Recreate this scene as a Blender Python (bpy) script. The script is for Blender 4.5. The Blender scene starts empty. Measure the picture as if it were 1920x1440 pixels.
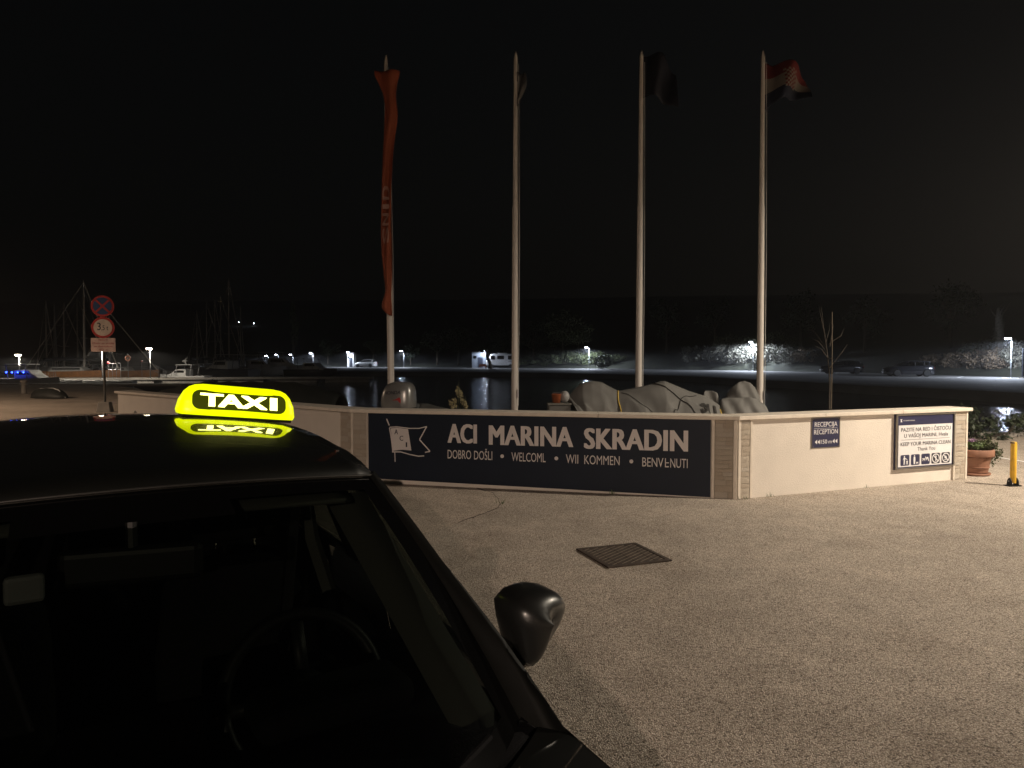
import bpy, bmesh, math, random
import numpy as np
from mathutils import Matrix, Vector, noise as mnoise
random.seed(7); rng = np.random.default_rng(7)
R = math.radians
sc = bpy.context.scene
col = sc.collection

# ------------------------------------------------------------------ camera
F, CX, CY, YH, CAMH = 1330.0, 960.0, 720.0, 672.0, 1.7
PIT = math.atan((CY - YH) / F)
cam_d = bpy.data.cameras.new('camera'); cam = bpy.data.objects.new('camera', cam_d); col.objects.link(cam)
cam.location = (0, 0, CAMH); cam.rotation_euler = (math.pi / 2 - PIT, 0, 0)
cam_d.sensor_width = 36; cam_d.lens = 36 * F / 1920; cam_d.clip_start = 0.02; cam_d.clip_end = 3000
sc.camera = cam

# ------------------------------------------------------------------ night sky and exposure
w = bpy.data.worlds.new('World'); sc.world = w; w.use_nodes = True
nt = w.node_tree; bg = nt.nodes['Background']
sky = nt.nodes.new('ShaderNodeTexSky'); sky.sky_type = 'NISHITA'; sky.sun_disc = False
sky.sun_elevation = R(2); sky.sun_rotation = R(60); sky.air_density = 1.0; sky.dust_density = 4.0
hs = nt.nodes.new('ShaderNodeHueSaturation'); hs.inputs['Saturation'].default_value = 0.45
nt.links.new(sky.outputs[0], hs.inputs['Color']); nt.links.new(hs.outputs[0], bg.inputs['Color'])
bg.inputs['Strength'].default_value = 0.0036
sc.view_settings.view_transform = 'Standard'; sc.view_settings.look = 'None'
sc.view_settings.exposure = 0; sc.view_settings.gamma = 1
sc.render.engine = 'CYCLES'
cy = sc.cycles
cy.use_denoising = True; cy.max_bounces = 6; cy.diffuse_bounces = 2; cy.glossy_bounces = 3; cy.transparent_max_bounces = 12
cy.sample_clamp_indirect = 3.0; cy.sample_clamp_direct = 0; cy.caustics_reflective = False; cy.caustics_refractive = False
cy.use_light_tree = True; cy.use_adaptive_sampling = True; cy.adaptive_threshold = 0.015

# ------------------------------------------------------------------ pixel helpers (photo pixels -> places)
_c, _s = math.cos(PIT), math.sin(PIT)
def ray(px, py):
    a, b = (px - CX) / F, (CY - py) / F
    return Vector((a, _c + b * _s, -_s + b * _c))
def onz(px, py, z=0.0):
    d = ray(px, py); t = (z - CAMH) / d.z
    return Vector((0, 0, CAMH)) + d * t
def atY(px, py, Y):
    d = ray(px, py); return Vector((0, 0, CAMH)) + d * (Y / d.y)

# ------------------------------------------------------------------ materials
MATS = {}
def mat(name, colr, rough=0.6, metal=0.0, var=0.12, scale=6.0, bump=0.0, bscale=60.0, coat=0.0, emit=None, estr=0.0, spec=0.5, col2=None, dirt=0.0):
    if name in MATS: return MATS[name]
    m = bpy.data.materials.new(name); m.use_nodes = True; n = m.node_tree.nodes; l = m.node_tree.links
    p = n['Principled BSDF']
    p.inputs['Roughness'].default_value = rough; p.inputs['Metallic'].default_value = metal
    p.inputs['Coat Weight'].default_value = coat; p.inputs['Coat Roughness'].default_value = 0.03
    p.inputs['Specular IOR Level'].default_value = spec
    tc = n.new('ShaderNodeTexCoord')
    nz = n.new('ShaderNodeTexNoise'); nz.inputs['Scale'].default_value = scale; nz.inputs['Detail'].default_value = 6
    l.new(tc.outputs['Object'], nz.inputs['Vector'])
    rp = n.new('ShaderNodeValToRGB')
    c1 = tuple(max(0, c * (1 - var)) for c in colr); c2 = tuple(min(1, c * (1 + var)) for c in (col2 or colr))
    rp.color_ramp.elements[0].color = (*c1, 1); rp.color_ramp.elements[1].color = (*c2, 1)
    rp.color_ramp.elements[0].position = 0.3; rp.color_ramp.elements[1].position = 0.7
    l.new(nz.outputs['Fac'], rp.inputs['Fac']); l.new(rp.outputs['Color'], p.inputs['Base Color'])
    if bump:
        nb = n.new('ShaderNodeTexNoise'); nb.inputs['Scale'].default_value = bscale; nb.inputs['Detail'].default_value = 4
        l.new(tc.outputs['Object'], nb.inputs['Vector'])
        b = n.new('ShaderNodeBump'); b.inputs['Strength'].default_value = bump; b.inputs['Distance'].default_value = 0.02
        l.new(nb.outputs['Fac'], b.inputs['Height']); l.new(b.outputs['Normal'], p.inputs['Normal'])
    if emit:
        p.inputs['Emission Color'].default_value = (*emit, 1); p.inputs['Emission Strength'].default_value = estr
    MATS[name] = m; return m

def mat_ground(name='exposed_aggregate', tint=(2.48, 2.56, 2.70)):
    m = bpy.data.materials.new(name); m.use_nodes = True; n = m.node_tree.nodes; l = m.node_tree.links
    p = n['Principled BSDF']; p.inputs['Roughness'].default_value = 0.85; p.inputs['Specular IOR Level'].default_value = 0.25
    tc = n.new('ShaderNodeTexCoord')
    def vor(sc_):
        v = n.new('ShaderNodeTexVoronoi'); v.inputs['Scale'].default_value = sc_; l.new(tc.outputs['Object'], v.inputs['Vector']); return v
    def noise(sc_, det=5):
        v = n.new('ShaderNodeTexNoise'); v.inputs['Scale'].default_value = sc_; v.inputs['Detail'].default_value = det
        l.new(tc.outputs['Object'], v.inputs['Vector']); return v
    def ramp(src, stops):
        r = n.new('ShaderNodeValToRGB'); e = r.color_ramp.elements
        e[0].position, e[0].color = stops[0][0], (*stops[0][1], 1); e[1].position, e[1].color = stops[-1][0], (*stops[-1][1], 1)
        for q, c in stops[1:-1]: x = e.new(q); x.color = (*c, 1)
        l.new(src, r.inputs['Fac']); return r
    def mix(a, b, f=None, mode='MULTIPLY', fac=1.0):
        x = n.new('ShaderNodeMixRGB'); x.blend_type = mode; x.inputs['Fac'].default_value = fac
        l.new(a, x.inputs['Color1']); l.new(b, x.inputs['Color2'])
        if f is not None: l.new(f, x.inputs['Fac'])
        return x
    v1 = vor(140); v2 = vor(38)
    bw = n.new('ShaderNodeSeparateColor'); l.new(v1.outputs['Color'], bw.inputs[0])
    stone = ramp(bw.outputs[0], [(0, (0.07, 0.06, 0.05)), (0.25, (0.22, 0.185, 0.15)), (0.6, (0.29, 0.25, 0.205)), (0.9, (0.35, 0.31, 0.26)), (1, (0.42, 0.38, 0.33))])
    big = ramp(noise(0.55, 6).outputs['Fac'], [(0.3, (0.80, 0.79, 0.78)), (0.5, (0.97, 0.965, 0.96)), (0.7, (1.06, 1.05, 1.04))])
    mid = ramp(noise(3.5, 6).outputs['Fac'], [(0.3, (0.87, 0.86, 0.85)), (0.65, (1.05, 1.04, 1.03))])
    spots = ramp(vor(4.2).outputs['Distance'], [(0.0, (0.35, 0.33, 0.3)), (0.035, (0.45, 0.42, 0.38)), (0.06, (1, 1, 1))])
    gap = ramp(v1.outputs['Distance'], [(0.3, (1, 1, 1)), (0.65, (0.55, 0.53, 0.5))])
    k = mix(stone.outputs[0], big.outputs[0]); k = mix(k.outputs[0], mid.outputs[0]); k = mix(k.outputs[0], gap.outputs[0]); k = mix(k.outputs[0], spots.outputs[0])
    stain = ramp(noise(1.3, 8).outputs['Fac'], [(0.36, (0.90, 0.89, 0.88)), (0.46, (1, 1, 1))]); k = mix(k.outputs[0], stain.outputs[0])
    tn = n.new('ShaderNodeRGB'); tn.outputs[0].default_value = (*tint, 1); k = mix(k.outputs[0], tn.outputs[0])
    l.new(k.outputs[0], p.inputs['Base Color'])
    inv = n.new('ShaderNodeMath'); inv.operation = 'SUBTRACT'; inv.inputs[0].default_value = 1; l.new(v1.outputs['Distance'], inv.inputs[1])
    a = n.new('ShaderNodeMath'); a.operation = 'MULTIPLY_ADD'; l.new(noise(26, 3).outputs['Fac'], a.inputs[0]); a.inputs[1].default_value = 1.1; l.new(inv.outputs[0], a.inputs[2])
    b = n.new('ShaderNodeBump'); b.inputs['Strength'].default_value = 1.0; b.inputs['Distance'].default_value = 0.006
    l.new(a.outputs[0], b.inputs['Height']); l.new(b.outputs['Normal'], p.inputs['Normal'])
    return m

def mat_water():
    m = bpy.data.materials.new('dark_water'); m.use_nodes = True; n = m.node_tree.nodes; l = m.node_tree.links
    p = n['Principled BSDF']; p.inputs['Base Color'].default_value = (0.006, 0.010, 0.012, 1); p.inputs['Roughness'].default_value = 0.09
    p.inputs['IOR'].default_value = 1.33
    tc = n.new('ShaderNodeTexCoord'); mp = n.new('ShaderNodeMapping'); l.new(tc.outputs['Object'], mp.inputs['Vector'])
    mp.inputs['Scale'].default_value = (1.0, 1.5, 1.0)
    n1 = n.new('ShaderNodeTexNoise'); n1.inputs['Scale'].default_value = 1.6; n1.inputs['Detail'].default_value = 5
    l.new(mp.outputs[0], n1.inputs['Vector'])
    b = n.new('ShaderNodeBump'); b.inputs['Strength'].default_value = 0.8; b.inputs['Distance'].default_value = 0.10
    l.new(n1.outputs['Fac'], b.inputs['Height']); l.new(b.outputs['Normal'], p.inputs['Normal'])
    return m

def mat_glass(name, tint=(0.75, 0.8, 0.78), refl=1.0):
    m = bpy.data.materials.new(name); m.use_nodes = True; n = m.node_tree.nodes; l = m.node_tree.links
    n.remove(n['Principled BSDF']); o = n['Material Output']
    t = n.new('ShaderNodeBsdfTransparent'); t.inputs[0].default_value = (*tint, 1)
    g = n.new('ShaderNodeBsdfGlossy'); g.inputs['Roughness'].default_value = 0.02; g.inputs[0].default_value = (refl, refl, refl, 1)
    lw_ = n.new('ShaderNodeLayerWeight'); lw_.inputs[0].default_value = 0.5
    p5 = n.new('ShaderNodeMath'); p5.operation = 'POWER'; p5.inputs[1].default_value = 5; l.new(lw_.outputs['Facing'], p5.inputs[0])
    fr = n.new('ShaderNodeMath'); fr.operation = 'MULTIPLY_ADD'; fr.inputs[1].default_value = 0.9; fr.inputs[2].default_value = 0.06; l.new(p5.outputs[0], fr.inputs[0])
    mx = n.new('ShaderNodeMixShader'); l.new(fr.outputs[0], mx.inputs[0]); l.new(t.outputs[0], mx.inputs[1]); l.new(g.outputs[0], mx.inputs[2])
    l.new(mx.outputs[0], o.inputs[0]); return m

def emitter(name, c, s):
    return mat(name, (0.8, 0.8, 0.8), 0.4, var=0.0, emit=c, estr=s)

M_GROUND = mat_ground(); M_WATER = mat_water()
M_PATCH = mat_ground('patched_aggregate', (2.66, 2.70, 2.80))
M_RENDER = mat('cream_render', (0.76, 0.70, 0.62), 0.8, var=0.05, scale=3, bump=0.25, bscale=70)
M_COPING = mat('coping_stone', (0.76, 0.69, 0.59), 0.6, var=0.07, scale=9, bump=0.12, bscale=50)
M_STONE = [mat('split_stone_%s' % k, c, 0.85, var=0.16, scale=22, bump=0.9, bscale=70) for k, c in
           (('cream', (0.74, 0.65, 0.53)), ('buff', (0.70, 0.60, 0.48)), ('pale', (0.77, 0.69, 0.58)))]
M_MORTAR = mat('mortar', (0.55, 0.48, 0.39), 0.9, bump=0.4)
M_NAVY = mat('navy_board', (0.009, 0.015, 0.029), 0.5, var=0.1, scale=1.2, spec=0.25)
M_SIGNBLUE = mat('sign_blue', (0.024, 0.026, 0.075), 0.35, var=0.08)
M_LETTER = mat('off_white_vinyl', (0.72, 0.68, 0.66), 0.5, var=0.04)
M_WHITE = mat('sign_white', (0.80, 0.79, 0.80), 0.4, var=0.03)
M_INK = mat('sign_ink', (0.02, 0.02, 0.035), 0.5)
M_ALU = mat('anodised_frame', (0.30, 0.28, 0.25), 0.35, 0.9, var=0.1)
M_POLE = mat('painted_pole', (0.72, 0.68, 0.62), 0.42, var=0.06, scale=3)
M_STEEL = mat('galvanised_steel', (0.35, 0.35, 0.36), 0.45, 0.8, var=0.15)
M_IRON = mat('rusty_iron', (0.055, 0.04, 0.03), 0.75, 0.1, var=0.4, scale=14, bump=0.4, bscale=90)
M_IRONWORN = mat('worn_iron_bar', (0.20, 0.165, 0.13), 0.6, 0.2, var=0.3, scale=20)
M_PIT = mat('dark_pit', (0.02, 0.017, 0.014), 0.9)
M_BLACK = mat('black_plastic', (0.008, 0.008, 0.008), 0.5, spec=0.25)
M_RUBBER = mat('tyre_rubber', (0.015, 0.015, 0.015), 0.8)
M_YELLOW = mat('bollard_yellow', (0.78, 0.46, 0.03), 0.45, var=0.12, scale=12)
M_TERRA = mat('terracotta', (0.27, 0.13, 0.08), 0.75, var=0.18, scale=7, bump=0.2, bscale=40)
M_SOIL = mat('soil', (0.05, 0.035, 0.025), 0.95, bump=0.6)
M_PAINT = mat('taxi_paint', (0.005, 0.0055, 0.0045), 0.42, 0.0, var=0.1, coat=1.0)
M_MIRRORCAP = mat('mirror_cap_paint', (0.040, 0.042, 0.041), 0.33, 0.6, var=0.04, coat=0.25)
M_TRIM = mat('grey_cabin_trim', (0.075, 0.075, 0.065), 0.8, var=0.08)
M_SEAT = mat('dark_seat_fabric', (0.010, 0.010, 0.011), 0.9, bump=0.3, spec=0.1)
M_DASH = mat('dashboard', (0.006, 0.006, 0.007), 0.8, bump=0.2, bscale=200, spec=0.15)
M_GLASS = mat_glass('car_glass', (0.34, 0.37, 0.34)); M_GLASSD = mat_glass('tinted_glass', (0.25, 0.27, 0.27))
M_FRIT = mat('black_frit', (0.003, 0.003, 0.003), 0.08)
M_CHROME = mat('chrome', (0.6, 0.6, 0.6), 0.15, 1.0, var=0.03)
M_ASPHALT = mat('far_asphalt', (0.19, 0.185, 0.18), 0.85, var=0.2, scale=0.4)
M_LINE = mat('road_paint', (0.75, 0.74, 0.72), 0.7, var=0.1)
M_HILL = mat('hill_scrub', (0.022, 0.024, 0.014), 0.95, var=0.5, scale=0.9, bump=0.8, bscale=3)
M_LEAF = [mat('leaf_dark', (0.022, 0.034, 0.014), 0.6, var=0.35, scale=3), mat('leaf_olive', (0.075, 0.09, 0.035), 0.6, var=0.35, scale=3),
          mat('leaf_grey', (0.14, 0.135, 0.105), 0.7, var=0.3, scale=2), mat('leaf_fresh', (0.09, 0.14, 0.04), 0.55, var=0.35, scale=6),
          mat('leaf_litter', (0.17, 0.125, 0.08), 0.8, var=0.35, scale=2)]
M_BARK = mat('bark', (0.09, 0.07, 0.05), 0.9, var=0.3, scale=12, bump=0.6, bscale=40)
M_TARP = mat('grey_boat_cover', (0.150, 0.148, 0.138), 0.7, var=0.16, scale=2.2)
_n = M_TARP.node_tree.nodes; _l = M_TARP.node_tree.links
_z = _n.new('ShaderNodeTexNoise'); _z.noise_type = 'RIDGED_MULTIFRACTAL'; _z.inputs['Scale'].default_value = 1.8; _z.inputs['Detail'].default_value = 4
_mp = _n.new('ShaderNodeMapping'); _mp.inputs['Rotation'].default_value = (0, .5, .3); _mp.inputs['Scale'].default_value = (1.0, .6, 1.7)
_l.new(_n['Texture Coordinate'].outputs['Object'], _mp.inputs[0]); _l.new(_mp.outputs[0], _z.inputs['Vector'])
_b = _n.new('ShaderNodeBump'); _b.inputs['Strength'].default_value = 0.8; _b.inputs['Distance'].default_value = 0.09
_l.new(_z.outputs['Fac'], _b.inputs['Height']); _l.new(_b.outputs['Normal'], _n['Principled BSDF'].inputs['Normal'])
M_TARPD = mat('dark_boat_cover', (0.02, 0.022, 0.02), 0.6, var=0.2, bump=0.2, bscale=10)
M_STRAP = mat('black_strap', (0.02, 0.018, 0.015), 0.7)
M_ROPE = mat('yellow_rope', (0.60, 0.42, 0.08), 0.7, var=0.2, scale=60)
M_SILVER = mat('outboard_silver', (0.30, 0.30, 0.29), 0.3, 0.5, var=0.06, coat=0.3)
M_RED = mat('red_paint', (0.42, 0.03, 0.03), 0.5)
M_ORANGE = mat('orange_fabric', (0.29, 0.066, 0.025), 0.75, var=0.12, scale=4)
M_ORANGEP = mat('orange_plastic', (0.30, 0.085, 0.03), 0.55)
M_FENDER = mat('white_fender', (0.34, 0.34, 0.33), 0.4)
M_GEL = mat('white_gelcoat', (0.66, 0.66, 0.64), 0.3, var=0.05)
M_WOOD = mat('varnished_hull', (0.36, 0.15, 0.045), 0.4, var=0.25, scale=4)
M_HULLD = mat('dark_hull', (0.03, 0.035, 0.05), 0.35)
M_CONC = mat('concrete', (0.28, 0.26, 0.23), 0.9, var=0.15, scale=3, bump=0.3, bscale=30)
M_COLD = emitter('cold_lamp_lens', (0.75, 0.84, 1.0), 60); M_WARM = emitter('warm_lamp_lens', (1.0, 0.80, 0.58), 60)
M_BLUEL = emitter('blue_led', (0.02, 0.06, 1.0), 22); M_REDL = emitter('red_led', (1.0, 0.04, 0.05), 6)
M_TAXIY = mat('taxi_yellow_plastic', (0.30, 0.32, 0.0), 0.35, var=0.0, emit=(0.76, 0.88, 0.0), estr=1.3)
M_TAXIW = emitter('taxi_letters', (1.0, 0.98, 0.22), 5.0)
M_TAXID = mat('taxi_dark_field', (0.03, 0.035, 0.005), 0.3, emit=(0.07, 0.085, 0.0), estr=0.5)

# ------------------------------------------------------------------ mesh helpers
def obj(name, me, parent=None):
    o = bpy.data.objects.new(name, me); col.objects.link(o)
    if parent is not None: o.parent = parent
    return o
def tag(o, label=None, cat=None, group=None, kind=None):
    for k, v in (('label', label), ('category', cat), ('group', group), ('kind', kind)):
        if v: o[k] = v
    return o
def thing(name, label, cat, loc=(0, 0, 0), rz=0.0, group=None):
    o = bpy.data.objects.new(name, None); col.objects.link(o); o.location = loc; o.rotation_euler = (0, 0, rz)
    o.empty_display_size = 0.2
    return tag(o, label, cat, group)

class MB:
    def __init__(s): s.v = []; s.f = []; s.mi = []
    def add(s, vs, fs, mi=0):
        b = len(s.v); s.v += [tuple(q) for q in vs]; s.f += [tuple(b + i for i in f) for f in fs]; s.mi += [mi] * len(fs); return s
    def box(s, c, size, rz=0.0, mi=0, top=1.0):
        x, y, z = (q / 2 for q in size); ca, sa = math.cos(rz), math.sin(rz); vs = []
        for k in (-1, 1):
            t = top if k > 0 else 1.0
            for (i, j) in ((-1, -1), (1, -1), (1, 1), (-1, 1)):
                a, b = i * x * t, j * y * t; vs.append((c[0] + a * ca - b * sa, c[1] + a * sa + b * ca, c[2] + k * z))
        return s.add(vs, [(3, 2, 1, 0), (4, 5, 6, 7), (0, 1, 5, 4), (1, 2, 6, 5), (2, 3, 7, 6), (3, 0, 4, 7)], mi)
    def tube(s, pts, rad, n=8, cap=True, mi=0):
        pts = [Vector(p) for p in pts]; rad = rad if hasattr(rad, '__len__') else [rad] * len(pts)
        rings = []; up = Vector((0.31, 0.22, 0.93))
        for i, p in enumerate(pts):
            t = (pts[min(i + 1, len(pts) - 1)] - pts[max(i - 1, 0)]).normalized()
            if abs(t.dot(up)) > 0.97: up = Vector((1, 0.1, 0))
            a = t.cross(up).normalized(); b = t.cross(a)
            rings.append([p + (a * math.cos(q) + b * math.sin(q)) * rad[i] for q in (2 * math.pi * k / n for k in range(n))])
        vs = [q for r in rings for q in r]; fs = []
        for i in range(len(pts) - 1):
            for k in range(n):
                a, b = i * n + k, i * n + (k + 1) % n; fs.append((a, b, b + n, a + n))
        if cap: fs += [tuple(range(n))[::-1], tuple((len(pts) - 1) * n + k for k in range(n))]
        return s.add(vs, fs, mi)
    def lathe(s, prof, c=(0, 0, 0), n=24, mi=0):
        vs = []; fs = []
        for r, z in prof:
            vs += [(c[0] + r * math.cos(2 * math.pi * k / n), c[1] + r * math.sin(2 * math.pi * k / n), c[2] + z) for k in range(n)]
        for i in range(len(prof) - 1):
            for k in range(n):
                a, b = i * n + k, i * n + (k + 1) % n; fs.append((a, b, b + n, a + n))
        fs += [tuple(range(n))[::-1], tuple((len(prof) - 1) * n + k for k in range(n))]
        return s.add(vs, fs, mi)
    def grid(s, P, close_v=False, mi=0):
        nu, nv = len(P), len(P[0]); fs = []
        for i in range(nu - 1):
            for j in range(nv if close_v else nv - 1):
                k = (j + 1) % nv; fs.append((i * nv + j, (i + 1) * nv + j, (i + 1) * nv + k, i * nv + k))
        return s.add([q for r in P for q in r], fs, mi)
    def prism(s, poly, d0, d1, axis='y', mi=0):
        n = len(poly)
        f = {'y': lambda a, b, d: (a, d, b), 'z': lambda a, b, d: (a, b, d), 'x': lambda a, b, d: (d, a, b)}[axis]
        vs = [f(a, b, d0) for a, b in poly] + [f(a, b, d1) for a, b in poly]
        fs = [tuple(range(n)), tuple(range(2 * n - 1, n - 1, -1))] + [(i, i + n, (i + 1) % n + n, (i + 1) % n) for i in range(n)]
        return s.add(vs, fs, mi)
    def ball(s, c, r, n=10, m=6, mi=0):
        r = r if hasattr(r, '__len__') else (r, r, r)
        P = [[(c[0] + r[0] * math.sin(a) * math.cos(b), c[1] + r[1] * math.sin(a) * math.sin(b), c[2] + r[2] * math.cos(a))
              for b in (2 * math.pi * j / n for j in range(n))] for a in (math.pi * i / m + 1e-3 * (i == 0) - 1e-3 * (i == m) for i in range(m + 1))]
        return s.grid(P, True, mi)
    def build(s, name, mats, parent=None, M=None, off=None, smooth=False, bevel=0.0, seg=2, sub=0, solid=0.0, auto=None):
        me = bpy.data.meshes.new(name); V = s.v
        if M is not None: V = [tuple(M @ Vector(q)) for q in V]
        if off is not None: V = [(q[0] - off[0], q[1] - off[1], q[2] - off[2]) for q in V]
        me.from_pydata(V, [], s.f)
        for m in (mats if isinstance(mats, (list, tuple)) else [mats]): me.materials.append(m)
        if any(s.mi): me.polygons.foreach_set('material_index', s.mi)
        bm = bmesh.new(); bm.from_mesh(me); bmesh.ops.recalc_face_normals(bm, faces=bm.faces); bm.to_mesh(me); bm.free()
        if smooth: me.polygons.foreach_set('use_smooth', [True] * len(me.polygons))
        o = obj(name, me, parent)
        if solid: q = o.modifiers.new('thick', 'SOLIDIFY'); q.thickness = solid; q.offset = 0
        if sub: q = o.modifiers.new('sub', 'SUBSURF'); q.levels = q.render_levels = sub
        if bevel:
            q = o.modifiers.new('bev', 'BEVEL'); q.width = bevel; q.segments = seg; q.limit_method = 'ANGLE'; q.angle_limit = R(35); q.harden_normals = False
        return o
def struct(o): return tag(o, kind='structure')

_tref = {}
def text_data(s, bold=0.0, shear=0.0, spacing=1.0):
    cu = bpy.data.curves.new('t', 'FONT'); cu.body = s; cu.size = 1.0; cu.offset = bold; cu.shear = shear; cu.space_character = spacing
    cu.resolution_u = 3
    o = bpy.data.objects.new('t', cu); col.objects.link(o)
    dg = bpy.context.evaluated_depsgraph_get(); me = bpy.data.meshes.new_from_object(o.evaluated_get(dg))
    vs = [tuple(q.co) for q in me.vertices]; fs = [tuple(p.vertices) for p in me.polygons]
    bpy.data.objects.remove(o); bpy.data.curves.remove(cu); bpy.data.meshes.remove(me); return vs, fs
def text_mb(s, x0, x1, z0, cap, y=0.0, bold=0.0, shear=0.0, spacing=1.0, th=0.0015):
    """lettering in the local XZ plane facing -Y, fitted between x0 and x1, baseline z0, capital height cap"""
    if 0 not in _tref:
        v, _ = text_data('H', 0); _tref[0] = (min(q[1] for q in v), max(q[1] for q in v))
    b0, b1 = _tref[0]; vs, fs = text_data(s, 0, shear, spacing if not bold else spacing * (1 + bold * .9))
    xa, xb = min(q[0] for q in vs), max(q[0] for q in vs); k = (x1 - x0) / (xb - xa); kz = cap / (b1 - b0)
    mb = MB(); n = 5 if bold else 1; dm = bold * kz; kx = (x1 - x0 - 2 * dm) / (xb - xa)
    for i in range(n):       # heavier strokes: the same glyphs laid over each other with a small shift
        e = (i / (n - 1) - .5) * 2 * dm if n > 1 else 0.0
        for dz in ((0, .5) if bold > .02 else (0,)):
            mb.add([(x0 + dm + (q[0] - xa) * kx + e, y - (.00008 * i + (.00004 if dz > 0 else 0)), z0 + (q[1] - b0) * kz * (1 - .7 * bold * (bold > .02)) + dz * dm) for q in vs], fs)
    return mb
def split_mb(q, cuts=4):
    me = bpy.data.meshes.new('t'); me.from_pydata(q.v, [], q.f); bm = bmesh.new(); bm.from_mesh(me); bmesh.ops.triangulate(bm, faces=bm.faces)
    bmesh.ops.subdivide_edges(bm, edges=bm.edges, cuts=cuts, use_grid_fill=True)
    r = MB(); bm.verts.ensure_lookup_table(); r.add([tuple(v.co) for v in bm.verts], [tuple(v.index for v in f.verts) for f in bm.faces]); bm.free(); bpy.data.meshes.remove(me); return r
def text(name, s, parent, m, x0, x1, z0, cap, y=0.0, **kw):
    if ' ' in s:             # each word is a part of its own
        ext = lambda q: (min(v[0] for v in text_data(q)[0]), max(v[0] for v in text_data(q)[0]))
        a0, a1 = ext(s); k = (x1 - x0) / (a1 - a0); pos = 0
        for wd in s.split(' '):
            if wd:
                e1 = ext(s[:pos] + wd)[1]; w0, w1 = ext(wd); text(name, wd, parent, m, x0 + (e1 - (w1 - w0) - a0) * k, x0 + (e1 - a0) * k, z0, cap, y, **kw)
            pos += len(wd) + 1
        return
    return text_mb(s, x0, x1, z0, cap, y, **kw).build(name, m, parent)

def leaves(mb, c, rad, n, size, flat=0.5, hollow=0.35, mi=0, zmin=None):
    """leaf-sized quads scattered in clumps through an ellipsoid"""
    nc = max(5, n // 45); cl = rng.normal(size=(nc, 3)); cl /= np.linalg.norm(cl, axis=1)[:, None]
    cl *= (hollow + (1 - hollow) * rng.random(nc) ** 0.6)[:, None]
    idx = rng.integers(0, nc, n); p = cl[idx] + rng.normal(size=(n, 3)) * 0.16
    p = p * np.array(rad) + np.array(c)
    a = rng.normal(size=(n, 3)); a /= np.linalg.norm(a, axis=1)[:, None]
    b = np.cross(a, rng.normal(size=(n, 3))); b /= np.linalg.norm(b, axis=1)[:, None]
    sz = size * (0.6 + 0.8 * rng.random(n))[:, None]
    V = np.stack([p - a * sz, p - b * sz * flat, p + a * sz, p + b * sz * flat], 1)
    if zmin is not None: V = V[p[:, 2] > zmin]
    k = len(V); base = len(mb.v)
    mb.v += [tuple(q) for q in V.reshape(-1, 3).tolist()]
    mb.f += [(base + 4 * i, base + 4 * i + 1, base + 4 * i + 2, base + 4 * i + 3) for i in range(k)]
    mb.mi += [mi] * k; return mb
def branches(mb, base, h, spread, n, r, bend=0.15, mi=0, rnd=random):
    for k in range(n):
        a = rnd.uniform(0, 2 * math.pi); L = rnd.uniform(0.6, 1.0); p = Vector(base); pts = [p]
        for i in range(1, 6):
            t = i / 5; q = Vector((base[0] + math.cos(a) * spread * L * t ** 1.3, base[1] + math.sin(a) * spread * L * t ** 1.3, base[2] + h * L * t))
            pts.append(q + Vector((rnd.uniform(-1, 1), rnd.uniform(-1, 1), 0)) * bend * spread * t)
        mb.tube(pts, [r * (1 - 0.8 * i / 5) for i in range(6)], 5, mi=mi)
    return mb
def shrub(name, label, loc, rad, n, size, m, group=None, cat='shrub', stems=7, part='foliage'):
    t = thing(name, label, cat, loc, 0, group)
    leaves(MB(), (0, 0, rad[2]), rad, n, size, zmin=0.02).build(part, m, t)
    branches(MB(), (0, 0, -0.05), rad[2] * 1.7, max(rad[:2]) * 0.8, stems, max(0.008, rad[2] * 0.02)).build('stem', M_BARK, t)
    return t
def tree(name, label, loc, h, cr, n, size, m, group=None, lean=0.0):
    t = thing(name, label, 'tree', loc, 0, group)
    b = MB(); b.tube([(0, 0, -0.2), (lean * 0.3, 0, h * 0.3), (lean * 0.7, 0.05, h * 0.55), (lean, 0, h * 0.85)], [h * 0.03, h * 0.024, h * 0.016, h * 0.005], 8)
    branches(b, (lean * 0.6, 0, h * 0.42), h * 0.45, cr * 0.8, 7, h * 0.01); b.build('trunk', M_BARK, t, smooth=True)
    leaves(MB(), (lean, 0, h * 0.68), (cr, cr, h * 0.36), n, size).build('crown', m, t)
    return t

# ================================================================== SETTING
WZ = -0.6
QUAY = [(40, -25), (40, 15.6), (12, 15.6), (-5.0, 16.2), (-9, 21), (-21.5, 40), (-27, 45.5), (-70, 50), (-70, -25)]
b = MB(); b.prism(QUAY, -2.0, 0.0, 'z'); struct(b.build('quay_pavement', M_GROUND))
b = MB(); b.add([(-900, -200, WZ), (900, -200, WZ), (900, 900, WZ), (-900, 900, WZ)], [(0, 1, 2, 3)]); struct(b.build('water', M_WATER))
b = MB(); b.add([(-1400, -300, -3), (1400, -300, -3), (1400, 1000, -3), (-1400, 1000, -3)], [(0, 1, 2, 3)]); struct(b.build('ground', M_HILL))
# quay edge stones on top of the pavement rim
b = MB()
for (a, c) in zip(QUAY[1:7], QUAY[2:8]):
    a, c = Vector((*a, 0)), Vector((*c, 0)); d = (c - a); L = d.length
    b.box(((a.x + c.x) / 2, (a.y + c.y) / 2 , 0.03), (L, 0.35, 0.06), math.atan2(d.y, d.x))
struct(b.build('quay_edge', M_CONC))

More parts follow.
